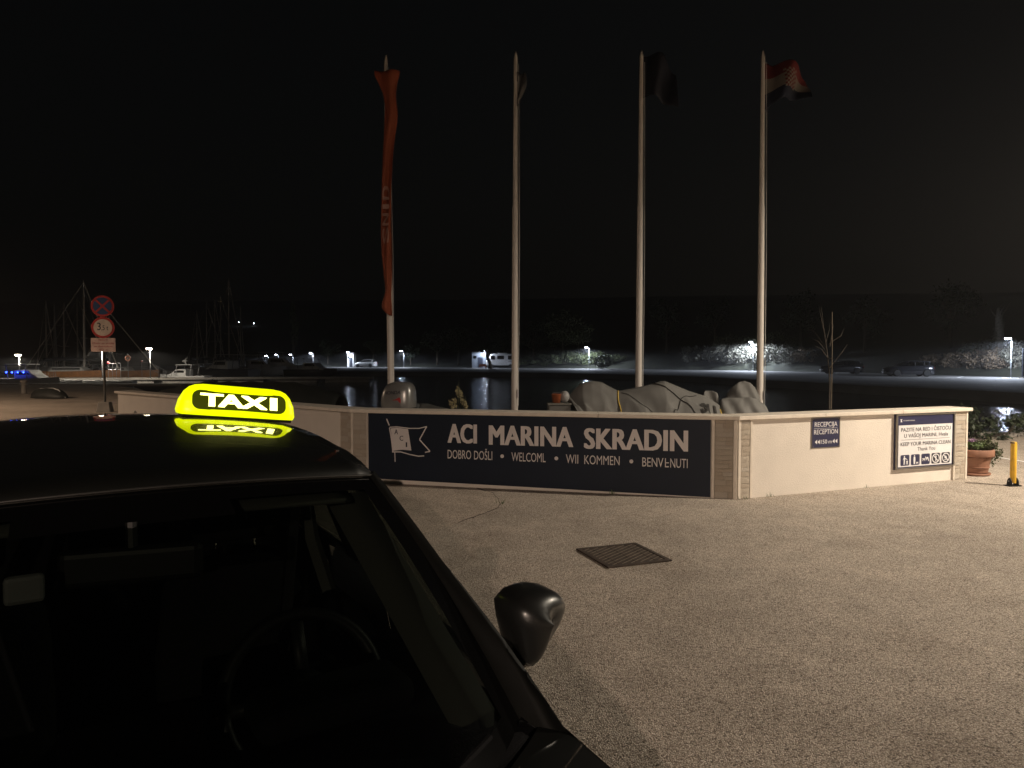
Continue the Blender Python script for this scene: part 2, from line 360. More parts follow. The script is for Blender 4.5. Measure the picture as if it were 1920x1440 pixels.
# far shore: road along the water, bank and hill behind it
us = np.linspace(-1.5, 1.5, 121)
SH_U, SH_Y = [-1.5, -0.72, -0.42, -0.3, -0.195, 0.03, 0.24, 0.331, 0.511, 0.722, 1.5], [112, 108, 103, 98, 94, 87, 71, 59, 45, 36, 26]
BK_U, BK_Y = [-1.5, -0.72, -0.24, 0.03, 0.331, 0.594, 0.722, 1.5], [175, 165, 141, 125, 98, 73, 63, 45]
shoreY = lambda u: float(np.interp(u, SH_U, SH_Y)); backY = lambda u: float(np.interp(u, BK_U, BK_Y))
rows = []
for u in us:
    s, k = shoreY(u), backY(u); rows.append([(u * (s - 2), s - 2, -2.2), (u * (s - 0.5), s - 0.5, -0.55), (u * s, s, -0.06), (u * (s + 1.0), s + 1.0, 0.0)] +
                                            [(u * (s + 1 + (k - s - 1) * q), s + 1 + (k - s - 1) * q, 0.0) for q in (0.25, 0.5, 0.75, 1.0)])
struct(MB().grid(rows).build('far_road', M_ASPHALT))
def hillz(X, Y):
    u = X / Y; s = Y - backY(u)
    if s <= 0: return 0.0
    right = min(1.0, max(0.0, (u + 0.05) / 0.3))
    return (0.5 + 2.3 * right) * (1 - math.exp(-s / 3.5)) + 0.10 * max(0, s - 4)
rows = []
for u in us:
    k = backY(u); r = []
    for s in (0, 0.6, 1.4, 2.4, 3.6, 5, 7, 10, 15, 22, 34, 55, 90, 150, 240, 400, 700):
        Y = k + s; X = u * Y; j = 0.0 if s == 0 else 0.10 * math.sin(X * 1.7 + s) + 0.12 * random.uniform(-1, 1)
        r.append((X, Y, hillz(X, Y) + j + (0.004 if s == 0 else 0)))
    rows.append(r)
struct(MB().grid(rows).build('hillside', M_HILL, smooth=True))
# parking bay lines on the far road
b = MB()
for px, d in ((1730, 66), (1801, 64.5), (1884, 62.0)):
    X = (px - CX) / F * d; b.box((X, d, 0.006), (0.14, 4.2, 0.004), R(-38))
struct(b.build('parking_lines', M_LINE))
# white line on the near pavement at the right
p0, p1 = onz(1872, 858), onz(1960, 873); d = p1 - p0
b = MB(); b.box(((p0 + p1) / 2 + Vector((0, 0, 0.005))), (d.length + 1.2, 0.07, 0.004), math.atan2(d.y, d.x)); struct(b.build('pavement_line', M_LINE))
# patched concrete with a ragged edge in front of the wall
pl = [(640, 905), (760, 908), (840, 913), (893, 917), (922, 925), (932, 935), (938, 944), (934, 953), (905, 964), (880, 973), (850, 985), (800, 1000), (740, 1010), (640, 1020)]
poly = []
for i in range(len(pl)):
    a, c = onz(*pl[i]), onz(*pl[(i + 1) % len(pl)])
    for q in range(5):
        v = a.lerp(c, q / 5); poly.append((v.x + random.uniform(-.018, .018), v.y + random.uniform(-.03, .03)))
b = MB(); b.add([(x, y, 0.004) for x, y in poly], [tuple(range(len(poly)))]); struct(b.build('concrete_patch', M_PATCH))
crack = [onz(*q) for q in ((893, 916), (922, 924), (933, 935), (939, 944), (935, 953), (906, 964), (880, 973), (852, 984))]
b = MB(); P = []
for i, q in enumerate(crack):
    for k in range(4):
        if i < len(crack) - 1:
            v = q.lerp(crack[i + 1], k / 4); wd = 0.012 + 0.014 * random.random()
            v = v + Vector((random.uniform(-.012, .012), random.uniform(-.015, .015), 0)); P.append([(v.x, v.y - wd, 0.006), (v.x, v.y + wd, 0.006)])
b.grid(P); struct(b.build('pavement_crack', M_SOIL))

# ================================================================== BOUNDARY WALL
WH, CT = 1.008, 0.05
CORNER = onz(1381, 936); LREF = onz(723, 906.7); REND = onz(1809.5, 897.5)
CORNER.z = LREF.z = REND.z = 0
dL = (CORNER - LREF).normalized(); aL = math.atan2(dL.y, dL.x); dR = (REND - CORNER).normalized(); aR = math.atan2(dR.y, dR.x)
def hit(px, P, d):      # where the sight line at column px crosses a wall line on the ground plan
    u = (px - CX) / F * (1 / _c) ; r = Vector((ray(px, 850).x / ray(px, 850).y, 1.0)); A = np.array([[d.x, -r.x], [d.y, -r.y]])
    t = np.linalg.solve(A, np.array([-P.x, -P.y])); return P + d * float(t[0])
BEND = hit(662, CORNER, dL); LEND = Vector((-8.4, 15.1, 0)); d3 = (BEND - LEND).normalized(); a3 = math.atan2(d3.y, d3.x)
nL, nR, n3 = (Vector((math.sin(a), -math.cos(a), 0)) for a in (aL, aR, a3))   # towards the camera
wall = thing('boundary_wall', 'long low cream rendered wall with stone pillars and flat coping', 'wall', CORNER)
def miter(P, n1, n2, d):      # offset point of a bend, distance d along the outer bisector
    m = (n1 + n2).normalized(); return P + m * (d / m.dot(n1))
T = 0.26
def plan(dfront, dback):
    fr = [LEND + n3 * dfront, miter(BEND, n3, nL, dfront), miter(CORNER, nL, nR, dfront), REND + nR * dfront]
    bk = [LEND - n3 * dback, miter(BEND, n3, nL, -dback), miter(CORNER, nL, nR, -dback), REND - nR * dback]
    return fr, bk
fr, bk = plan(0, T)
for i in range(3):
    MB().prism([(fr[i].x, fr[i].y), (fr[i + 1].x, fr[i + 1].y), (bk[i + 1].x, bk[i + 1].y), (bk[i].x, bk[i].y)], -0.1, WH - CT, 'z').build('render_wall', M_RENDER, wall, off=CORNER)
fr, bk = plan(0.055, T + 0.055); fr[0] -= d3 * .05; bk[0] -= d3 * .05; fr[3] += dR * .055; bk[3] += dR * .055
for i in range(3):                                  # coping slabs, joints left between them
    L = (fr[i + 1] - fr[i]).length; n = max(2, round(L / 1.5)); g = 0.0015
    for k in range(n):
        q0, q1 = k / n + (g / L if k else 0), (k + 1) / n - (g / L if k < n - 1 else 0)
        a, c, e, f_ = fr[i].lerp(fr[i + 1], q0), fr[i].lerp(fr[i + 1], q1), bk[i].lerp(bk[i + 1], q1), bk[i].lerp(bk[i + 1], q0)
        MB().prism([(a.x, a.y), (c.x, c.y), (e.x, e.y), (f_.x, f_.y)], WH - CT + 0.002, WH, 'z').build('coping_slab', M_COPING, wall, off=CORNER, bevel=0.006)
# split-face stone pillars with smooth trim strips
stone_mesh = []
for k in range(6):
    m = MB(); P = []
    for i in range(4):
        P.append([(x / 3 - .5, -0.5 - (0.0 if i in (0, 3) or x in (0, 3) else random.uniform(0.05, 0.3)), i / 3 - .5) for x in range(4)])
    m.grid(P); m.add([(-.5, -.5, -.5), (.5, -.5, -.5), (.5, -.5, .5), (-.5, -.5, .5), (-.5, .5, -.5), (.5, .5, -.5), (.5, .5, .5), (-.5, .5, .5)],
                     [(0, 4, 5, 1), (1, 5, 6, 2), (2, 6, 7, 3), (3, 7, 4, 0)])
    o = m.build('stone', M_STONE[k % 3]); stone_mesh.append(o.data); bpy.data.objects.remove(o)
def pillar(A, B, n, ang, trimL=0.05, trimR=0.05):
    L = (B - A).length; d = (B - A).normalized(); rot = Matrix.Rotation(ang, 4, 'Z'); topz = WH - CT - 0.004
    def put(x0, x1, z0, z1, dep, name, m, bev=0.004):
        bb = MB(); bb.box(((x0 + x1) / 2, -dep / 2, (z0 + z1) / 2), (x1 - x0, dep, z1 - z0))
        bb.build(name, m, wall, M=Matrix.Translation(A) @ rot, off=CORNER, bevel=bev)
    if trimL: put(0, trimL, 0, topz, 0.026, 'pillar_trim', M_COPING)
    if trimR: put(L - trimR, L, 0, topz, 0.026, 'pillar_trim', M_COPING)
    put(trimL + .002, L - trimR - .002, 0, topz, 0.006, 'mortar_bed', M_MORTAR, 0)
    z = 0.004
    while z < topz - 0.03:
        h = min(random.uniform(0.045, 0.085), topz - z); x = trimL + 0.004; xe = L - trimR - 0.004
        if topz - z - h < 0.03: h = topz - z
        while x < xe - 1e-4:
            wd = random.uniform(0.09, 0.2)
            if xe - x - wd < 0.05: wd = xe - x
            o = obj('stone', random.choice(stone_mesh), wall); dep = 0.013 + random.uniform(0, 0.005)
            c = A + d * (x + wd / 2) + n * (0.006 + dep / 2) + Vector((0, 0, z + h / 2)) - CORNER
            o.matrix_local = Matrix.Translation(c) @ rot @ Matrix.Diagonal((wd - 0.004, dep, h - 0.004, 1)); x += wd
        z += h
onL = lambda px: hit(px, CORNER, dL); onR = lambda px: hit(px, CORNER, dR)
PL0, PR0 = onL(691), onL(1333)
pillar(onL(1334), CORNER, nL, aL, 0.035, 0.045); pillar(CORNER, onR(1408.5), nR, aR, 0.04, 0.035)
pillar(onR(1785), REND, nR, aR, 0.03, 0.035); pillar(BEND, onL(690), nL, aL, 0.012, 0.012)
P3 = hit(640, BEND, -d3); pillar(P3, BEND, n3, a3, 0.012, 0.012)
# weeds at the foot of the wall
b = MB()
for px, py, k in ((1488, 922, 26), (1496, 921, 10), (1440, 931, 8), (1620, 914, 8), (1150, 926, 9), (940, 944, 8), (1394, 936, 8)):
    p = onz(px, py)
    for q in range(k):
        x, y = p.x + random.gauss(0, .035), p.y - abs(random.gauss(0, .02)) - .01; h = random.uniform(.02, .075); a = random.uniform(0, 6.3); dx, dy = math.cos(a) * h * .5, math.sin(a) * h * .5
        b.add([(x - .003, y, 0.002), (x + .003, y, 0.002), (x + dx, y + dy, h)], [(0, 1, 2)])
tag(b.build('weeds', M_LEAF[3]), 'small green weeds growing at the foot of the cream wall', 'weeds', kind='stuff')

# ------------------------------------------------------------------ big name board on the wall
BOARD_Y = -0.012
board = thing('name_board', 'wide navy board with large pale lettering on the low wall', 'sign', CORNER, aL)
def LX(px): return (onL(px) - CORNER).dot(dL)
def LZ(px, py):      # height on the left wall plane seen at this pixel
    P = onL(px); r = ray(px, py); 
    A = np.array([[dL.x, -r.x], [dL.y, -r.y]]); t = np.linalg.solve(A, np.array([-CORNER.x, -CORNER.y])); return CAMH + r.z * float(t[1])
x0, x1 = LX(691.5), LX(1332.5)
def leftbox(x0, x1, z0a, z0b, z1, y0, y1):
    m = MB(); vs = [(x0, y0, z0a), (x1, y0, z0b), (x1, y0, z1), (x0, y0, z1), (x0, y1, z0a), (x1, y1, z0b), (x1, y1, z1), (x0, y1, z1)]
    return m.add(vs, [(0, 1, 2, 3), (7, 6, 5, 4), (0, 4, 5, 1), (1, 5, 6, 2), (2, 6, 7, 3), (3, 7, 4, 0)])
leftbox(x0, x1, 0.065, 0.012, WH - CT - 0.004, -0.012, -0.001).build('board', M_NAVY, board)
TY = -0.0145
def ltext(s, pxa, pya, pxb, pyb, capa, capb, bold):
    """a line of lettering whose baseline runs from (pxa, pya) to (pxb, pyb) in the photo; caps between capa and capb"""
    xa, xb = LX(pxa), LX(pxb); za, zb = LZ(pxa, pya), LZ(pxb, pyb); ha, hb = LZ(pxa, capa) - za, LZ(pxb, capb) - zb
    return text('lettering', s, board, M_LETTER, xa, xb, (za + zb) / 2, (ha + hb) / 2, TY, bold=bold)
for s, a, c in (('ACI', 840, 895), ('MARINA', 917, 1075), ('SKRADIN', 1095, 1290)):
    ya = 829.5 + (a - 840) * (847.5 - 829.5) / 450; yb = 829.5 + (c - 840) * 18 / 450
    ca = 794.5 + (a - 840) * 13.5 / 450; cb = 794.5 + (c - 840) * 13.5 / 450
    ltext(s, a, ya, c, yb, ca, cb, 0.035)
row = lambda x: 859.0 + (x - 840) * (877.5 - 859.0) / 450; rcap = lambda x: 843.0 + (x - 840) * (860.5 - 843.0) / 450
for s, a, c in (('DOBRO', 840, 884), ('DOŠLI', 889.5, 923.5), ('WELCOML', 959.5, 1023.5), ('WII', 1061.5, 1084.5), ('KOMMEN', 1096, 1162),
                ('BENV', 1204.5, 1244), ('L', 1247, 1254), ('NUTI', 1257, 1289.5)):
    ltext(s, a, row(a), c, row(c), rcap(a), rcap(c), 0.0)
xm = LX(1248); zm = LZ(1250, row(1250)); hm = LZ(1250, rcap(1250)) - zm
MB().box((xm + .022, TY, zm + hm * .5), (.04, .001, .012)).build('lettering', M_LETTER, board)
for px in (942, 1043.5, 1184):
    MB().lathe([(0.024, 0), (0.024, 0.002)], n=20).build('dot', M_LETTER, board, M=Matrix.Translation((LX(px), TY + .001, LZ(px, (row(px) + rcap(px)) / 2))) @ Matrix.Rotation(R(90), 4, 'X'))
# burgee emblem
def LP(px, py): return (LX(px), LZ(px, py))
def stroke(mb, pts, wd, y):
    P = []
    for i, (x, z) in enumerate(pts):
        a, c = pts[max(i - 1, 0)], pts[min(i + 1, len(pts) - 1)]; t = Vector((c[0] - a[0], c[1] - a[1])).normalized()
        P.append([(x - t.y * wd / 2, y, z + t.x * wd / 2), (x + t.y * wd / 2, y, z - t.x * wd / 2)])
    return mb.grid(P)
lw = 0.016
E_ = MB()
stroke(E_, [LP(726, 785), LP(731, 797.5)], lw, TY); stroke(E_, [LP(741, 848), LP(741.5, 865.5)], lw * .8, TY)
stroke(E_, [LP(731.5, 802), LP(735, 824), LP(737.5, 847)], lw, TY)
stroke(E_, [LP(731.5, 801), LP(745, 800), LP(768, 803), LP(787, 803), LP(801, 799.5)], lw * .8, TY)
stroke(E_, [LP(801, 799.5), LP(787.5, 824)], lw, TY - .0004); stroke(E_, [LP(787.5, 824), LP(807, 846)], lw, TY - .0008)
stroke(E_, [LP(807, 846), LP(797.5, 848)], lw, TY); stroke(E_, [LP(736, 847), LP(752, 847), LP(770, 852), LP(785, 855), LP(796, 854.5)], lw * .9, TY - .0004)
E_.build('emblem_outline', M_LETTER, board)
q = [LP(733.5, 803), LP(745, 801.5), LP(766, 804.5), LP(769, 824), LP(772, 844.5), LP(755, 843), LP(738, 845)]
m = MB(); m.add([(x, TY + .0008, z) for x, z in q], [tuple(range(len(q)))]); m.build('emblem_field', M_LETTER, board)
for ch, px, py, cp in (('A', 744, 814, 805), ('C', 753.5, 826, 817), ('I', 763, 838, 829)):
    zz = LZ(px, py); text('emblem_letter', ch, board, M_INK, LX(px - (3.4 if ch != 'I' else 1.4)), LX(px + (3.4 if ch != 'I' else 1.4)), zz, LZ(px, cp) - zz, TY - .001, bold=0.02)

# ------------------------------------------------------------------ two small signs on the right wall
def RX(px): return (onR(px) - CORNER).dot(dR)
def RZ(px, py):
    r = ray(px, py); A = np.array([[dR.x, -r.x], [dR.y, -r.y]]); t = np.linalg.solve(A, np.array([-CORNER.x, -CORNER.y])); return CAMH + r.z * float(t[1])
rs = thing('reception_sign', 'small blue plate reading RECEPCIJA RECEPTION on the cream wall', 'sign', CORNER, aR)
xa, xb = RX(1520), RX(1573.5); za, zb = RZ(1547, 839.5), RZ(1547, 782.5); W_, H_ = xb - xa, zb - za
leftbox(xa, xb, za, za, zb, -0.006, -0.001).build('plate', M_SIGNBLUE, rs, bevel=0.002)
fx = lambda k: xa + W_ * k; fz = lambda k: za + H_ * k
m = MB()
for (a, c, e, f_) in ((0, 1, 0, .02), (0, 1, .98, 1), (0, .025, .02, .98), (.975, 1, .02, .98)): m.box(((fx(a) + fx(c)) / 2, -.007, (fz(e) + fz(f_)) / 2), (W_ * (c - a), .003, H_ * (f_ - e)))
m.build('plate_edge', M_ALU, rs)
text('lettering', 'RECEPCIJA', rs, M_WHITE, fx(.11), fx(.90), fz(.70), H_ * .15, -.0075, bold=.008)
text('lettering', 'RECEPTION', rs, M_WHITE, fx(.09), fx(.92), fz(.455), H_ * .15, -.0075, bold=.008)
MB().box((fx(.5), -.0072, fz(.645)), (W_ * .82, .001, H_ * .008)).build('rule', M_WHITE, rs)
text('lettering', '150', rs, M_WHITE, fx(.33), fx(.55), fz(.14), H_ * .13, -.0075, bold=.012); text('lettering', 'm', rs, M_WHITE, fx(.60), fx(.71), fz(.14), H_ * .125, -.0075)
for k in (.12, .215, .735, .83):
    m = MB(); m.add([(fx(k), -.0075, fz(.205)), (fx(k + .08), -.0075, fz(.13)), (fx(k + .08), -.0075, fz(.28))], [(0, 1, 2)]); m.build('arrow', M_WHITE, rs)
for a, c in ((.06, .05), (.94, .05), (.06, .95), (.94, .95)): MB().ball((fx(a), -.0085, fz(c)), .006, 6, 4).build('screw', M_ALU, rs)

cs = thing('notice_board', 'framed white notice with navy top asking to keep the marina clean', 'sign', CORNER, aR)
xa, xb = RX(1675.0), RX(1785.0); za, zb = RZ(1730, 876.5), RZ(1730, 775.0); W_, H_ = xb - xa, zb - za
Y0 = -0.03
leftbox(xa, xb, za, za, zb, Y0, -0.001).build('back_panel', M_SIGNBLUE, cs)
for (a, c, e, f_) in ((0, 1, 0, .025), (0, 1, .975, 1), (0, .025, .025, .975), (.975, 1, .025, .975)):
    MB().box(((fx(a) + fx(c)) / 2, Y0 - .006, (fz(e) + fz(f_)) / 2), (W_ * (c - a), .016, H_ * (f_ - e))).build('frame', M_ALU, cs, bevel=.003)
leftbox(fx(.045), fx(.955), fz(.045), fz(.045), fz(.80), Y0 - .0035, Y0 - .0005).build('white_field', M_WHITE, cs)
ty = Y0 - .0055
for s, a, c, z, bo in (('PAZITE NA RED I ČISTOĆU', .085, .925, .685, .006), ('U VAŠOJ MARINI, Hvala', .135, .88, .575, .006), ('KEEP YOUR MARINA CLEAN', .08, .925, .425, .006), ('Thank You', .36, .66, .325, 0)):
    text('lettering', s, cs, M_INK, fx(a), fx(c), fz(z), H_ * .067, ty, bold=bo)
MB().box((fx(.5), ty, fz(.535)), (W_ * .82, .001, H_ * .004)).build('rule', M_INK, cs)
text('lettering', 'ACI MARINA SKRADIN', cs, M_WHITE, fx(.12), fx(.31), fz(.875), H_ * .02, Y0 - .002, bold=.01)
m = MB(); m.add([(fx(.075), Y0 - .002, fz(.86)), (fx(.105), Y0 - .002, fz(.86)), (fx(.09), Y0 - .002, fz(.885)), (fx(.105), Y0 - .002, fz(.91)), (fx(.07), Y0 - .002, fz(.91)), (fx(.08), Y0 - .002, fz(.885))], [(0, 1, 2, 3, 4, 5)]); m.build('small_emblem', M_WHITE, cs)
def rrect(w_, h_, r=.12, n=4):
    P = []
    for cx_, cz_, a0 in ((w_ / 2 - r, h_ / 2 - r, 0), (-w_ / 2 + r, h_ / 2 - r, 90), (-w_ / 2 + r, -h_ / 2 + r, 180), (w_ / 2 - r, -h_ / 2 + r, 270)):
        P += [(cx_ + r * math.cos(R(a0 + 90 * k / n)), cz_ + r * math.sin(R(a0 + 90 * k / n))) for k in range(n + 1)]
    return P
circ = lambda x, z, r, n=14: [(x + r * math.cos(2 * math.pi * k / n), z + r * math.sin(2 * math.pi * k / n)) for k in range(n)]
ring = lambda mb, r0, r1, y, n=28: mb.grid([[(r * math.cos(2 * math.pi * k / n), y, r * math.sin(2 * math.pi * k / n)) for r in (r0, r1)] for k in range(n + 1)])
body = [(-.07, .28), (.09, .28), (.14, .1), (.10, .08), (.08, .18), (.07, -.08), (.09, -.42), (.02, -.42), (0, -.1), (-.03, -.42), (-.10, -.42), (-.07, -.05), (-.09, .15), (-.16, .02), (-.19, .05)]
PIC = [[circ(-.08, .36, .07), [(x - .08, z) for x, z in body], [(.05, .22), (.28, .08), (.27, .03), (.04, .14)], [(.16, -.05), (.34, -.05), (.31, -.42), (.19, -.42)]],
       [circ(-.12, .38, .07), [(-.22, .29), (-.02, .29), (0, -.02), (-.04, -.44), (-.2, -.44), (-.24, -.02)], [(.1, -.3), (.14, -.18), (.18, -.26), (.3, -.26), (.34, -.2), (.34, -.44), (.28, -.44), (.27, -.34), (.18, -.34), (.17, -.44), (.11, -.44)]],
       [[(-.42, .06), (-.36, .1), (-.2, .05), (-.08, .06), (-.04, .0), (-.08, -.2), (-.14, -.2), (-.13, -.05), (-.28, -.06), (-.32, -.2), (-.38, -.2), (-.36, -.02)], [(-.02, .12), (.3, .2), (.42, -.22), (.34, -.24), (.2, .06), (.1, -.14), (.04, -.12), (.08, .06), (-.06, .02)], circ(-.02, .18, .06)],
       [circ(0, .3, .06), [(x * .8 + .01, z * .75) for x, z in body]],
       [[(-.12, -.1), (-.16, .08), (-.05, .02), (.0, .3), (.07, .05), (.14, .14), (.12, -.1)], [(-.2, -.2), (.2, -.14), (.2, -.2), (-.2, -.26)]]]
pw, ph = W_ * .145, H_ * .195
for k, shapes in enumerate(PIC):
    cx_, cz_ = fx(.155 + .173 * k), fz(.165); sx = pw
    m = MB(); m.add([(cx_ + x * pw, ty, cz_ + z * ph) for x, z in rrect(1, 1, .12)], [tuple(range(20))]); o = m.build('pictogram', M_SIGNBLUE if k < 3 else M_INK, cs)
    m = MB()
    for sh in shapes: m.add([(cx_ + x * pw * .95, ty - .0012 - .0001 * shapes.index(sh), cz_ + z * ph * .95) for x, z in sh], [tuple(range(len(sh)))])
    if k > 2:
        b = MB(); ring(b, .36, .45, 0); m.add([(cx_ + x * pw, ty - .002, cz_ + z * ph) for x, y, z in b.v], b.f)
        m.add([(cx_ + x * pw, ty - .0022, cz_ + z * ph) for x, z in ((-.29, .23), (-.23, .29), (.29, -.23), (.23, -.29))], [(0, 1, 2, 3)])
    m.build('figure', M_WHITE, o)

# ================================================================== GRATE IN THE PAVEMENT
gc = [onz(*q) for q in ((1078, 1030), (1188, 1020), (1262, 1053), (1145, 1068))]
gcen = sum(gc, Vector()) / 4; gdir = ((gc[1] - gc[0]).normalized() + (gc[2] - gc[3]).normalized()); ga = math.atan2(gdir.y, gdir.x); S = 0.60
gr = thing('drain_grate', 'square rusty iron drain grate set in the pavement', 'grate', (gcen.x, gcen.y, 0), ga)
MB().box((0, 0, .0065), (S - .08, S - .08, .009)).build('plate', M_IRON, gr)
for a, c, sx, sy in ((0, -1, S, .04), (0, 1, S, .04), (-1, 0, .04, S - .08), (1, 0, .04, S - .08)):
    MB().box((a * (S / 2 - .02), c * (S / 2 - .02), .009), (sx, sy, .014)).build('frame', M_IRON, gr, bevel=.003)
dd = Vector((math.cos(R(45)), math.sin(R(45)))); n_ = 23
wb_ = onz(1090, 1063) ; wt_ = onz(1185, 1022); wd_ = math.atan2((wt_ - wb_).y, (wt_ - wb_).x) - ga    # direction of the bars
ct, st = math.cos(wd_), math.sin(wd_); hs_ = S / 2 - .043
for k in range(-14, 15):
    o_ = k * 0.046; px_, py_ = -st * o_, ct * o_; ts = []
    lo, hi = -9, 9
    for p_, d_ in ((px_, ct), (py_, st)):
        if abs(d_) > 1e-6:
            t0, t1 = sorted(((-hs_ - p_) / d_, (hs_ - p_) / d_)); lo, hi = max(lo, t0), min(hi, t1)
        elif abs(p_) > hs_: lo, hi = 1, 0
    if hi - lo > .03:
        mid_ = (lo + hi) / 2; MB().box((px_ + ct * mid_, py_ + st * mid_, .0115), (hi - lo, .005, .006), wd_).build('slat', M_IRONWORN, gr)
for k in (-1, 0, 1):
    MB().box((k * .17, 0, .0115), (.012, S - .086, .0045)).build('cross_bar', M_IRON, gr)

# ================================================================== POT, BOLLARDS
pot = thing('flower_pot', 'large terracotta pot on a saucer with trailing green plant beside the wall end', 'plant pot', (6.76, 10.36, 0))
pot.scale = (.93, .93, .93)
MB().lathe([(.20, .035), (.205, .05), (.245, .27), (.25, .30), (.285, .30), (.292, .315), (.292, .40), (.282, .412), (.262, .41), (.255, .36), (.01, .36)], n=36).build('pot', M_TERRA, pot, smooth=True)
for z, r in ((.12, .222), (.135, .225), (.285, .256)): MB().lathe([(r, z - .006), (r + .008, z), (r, z + .006)], n=36).build('band', M_TERRA, pot, smooth=True)
MB().lathe([(.22, .0), (.24, .012), (.245, .04), (.23, .042), (.22, .02), (.01, .02)], n=36).build('saucer', M_TERRA, pot, smooth=True)
MB().lathe([(.25, .355), (.25, .375), (.01, .385)], n=20).build('soil', M_SOIL, pot)
m = MB(); leaves(m, (-.05, 0, .47), (.2, .2, .10), 1100, .022, hollow=0); m.build('foliage', M_LEAF[3], pot)
m = MB(); leaves(m, (.25, -.02, .36), (.15, .2, .20), 1900, .018, hollow=0); leaves(m, (.14, -.02, .47), (.2, .18, .08), 900, .018, hollow=0); m.build('trailing_foliage', M_LEAF[1], pot)
m = MB(); leaves(m, (-.08, -.05, .54), (.16, .12, .035), 70, .012, hollow=0); tag(m.build('flower', mat('mauve_petal', (.32, .16, .34), .6), pot), kind='stuff')
def bollard(loc, label, rz):
    t = thing('bollard', label, 'bollard', loc, rz, 'yellow folding bollards')
    MB().lathe([(.037, .04), (.037, .575), (.031, .59), (.0, .592)], n=20).build('post', M_YELLOW, t, smooth=True, bevel=.002)
    MB().box((0, 0, .006), (.18, .11, .012)).build('base_plate', M_BLACK, t)
    for s in (-1, 1):
        MB().prism([(-.042, .012), (.042, .012), (.034, .07), (.01, .11), (-.01, .11), (-.034, .07)], s * .042, s * .06, 'x').build('hinge_bracket', M_BLACK, t, bevel=.006)
    MB().tube([(-.068, 0, .065), (.068, 0, .065)], .009, 8).build('hinge_pin', M_STEEL, t)
    MB().box((-.04, -.02, .58), (.03, .04, .02)).build('lock_tab', M_IRON, t); return t
bp = onz(1899, 911); bollard((bp.x, bp.y, 0), 'yellow folding bollard with black hinge base on the pavement', R(8))
bollard((bp.x + .42, bp.y - .75, 0), 'second yellow bollard nearer the camera, beyond the right edge', R(20))

# ================================================================== CARS
ip = lambda y, ys, vs: float(np.interp(y, ys, vs))
KY = [-2.38, -2.2, -1.9, -1.5, -0.5, 0.47, 0.9, 1.3, 1.6, 1.72, 1.78]
WB = [.60, .67, .72, .75, .765, .728, .715, .68, .59, .48, .36]
ZB = [.98, 1.02, 1.04, 1.04, 1.0, .965, .935, .88, .80, .74, .68]
WM = [.72, .80, .86, .89, .895, .895, .893, .87, .80, .70, .58]
RYK = [-2.15, -1.9, -1.6, -1.2, -.9, -.6, -.3, -.12, 0.0]; RZK = [1.405, 1.445, 1.476, 1.499, 1.505, 1.500, 1.475, 1.447, 1.425]
AX = (0.93, -1.68); WR = .325
def side_pt(y, k):
    wb, zb, wm = ip(y, KY, WB), ip(y, KY, ZB), ip(y, KY, WM)
    zbot = .21
    for a in AX:
        if abs(y - a) < .385: zbot = max(zbot, WR + math.sqrt(.385 ** 2 - (y - a) ** 2) * .98)
    fz_ = (0, .10, .35, .6, .8, .93, 1.0)[k]; z = zbot + (zb - zbot) * fz_
    zn = (z - .21) / (zb - .21); wx = ip(zn, [0, .2, .45, .65, .8, .92, 1.0], [wm - .035, wm - .01, wm, wm - .008, wm - .035, wb + .22 * (wm - wb), wb])
    return wx, y, z
def roofz(x, y): return ip(y, RYK, RZK) - .138 * x * x
def redge(y): return ip(y, [-2.15, -1.9, -1.0, -.16], [.54, .562, .588, .578])
def hdr(x): return Vector((x, -.10 * (x / .57) ** 2, 1.425 - .035 * (x / .57) ** 2))
def cowl(x): return Vector((x, .80 - .36 * (abs(x) / .68) ** 2.0, .955 + .012 * (1 - (x / .68) ** 2)))
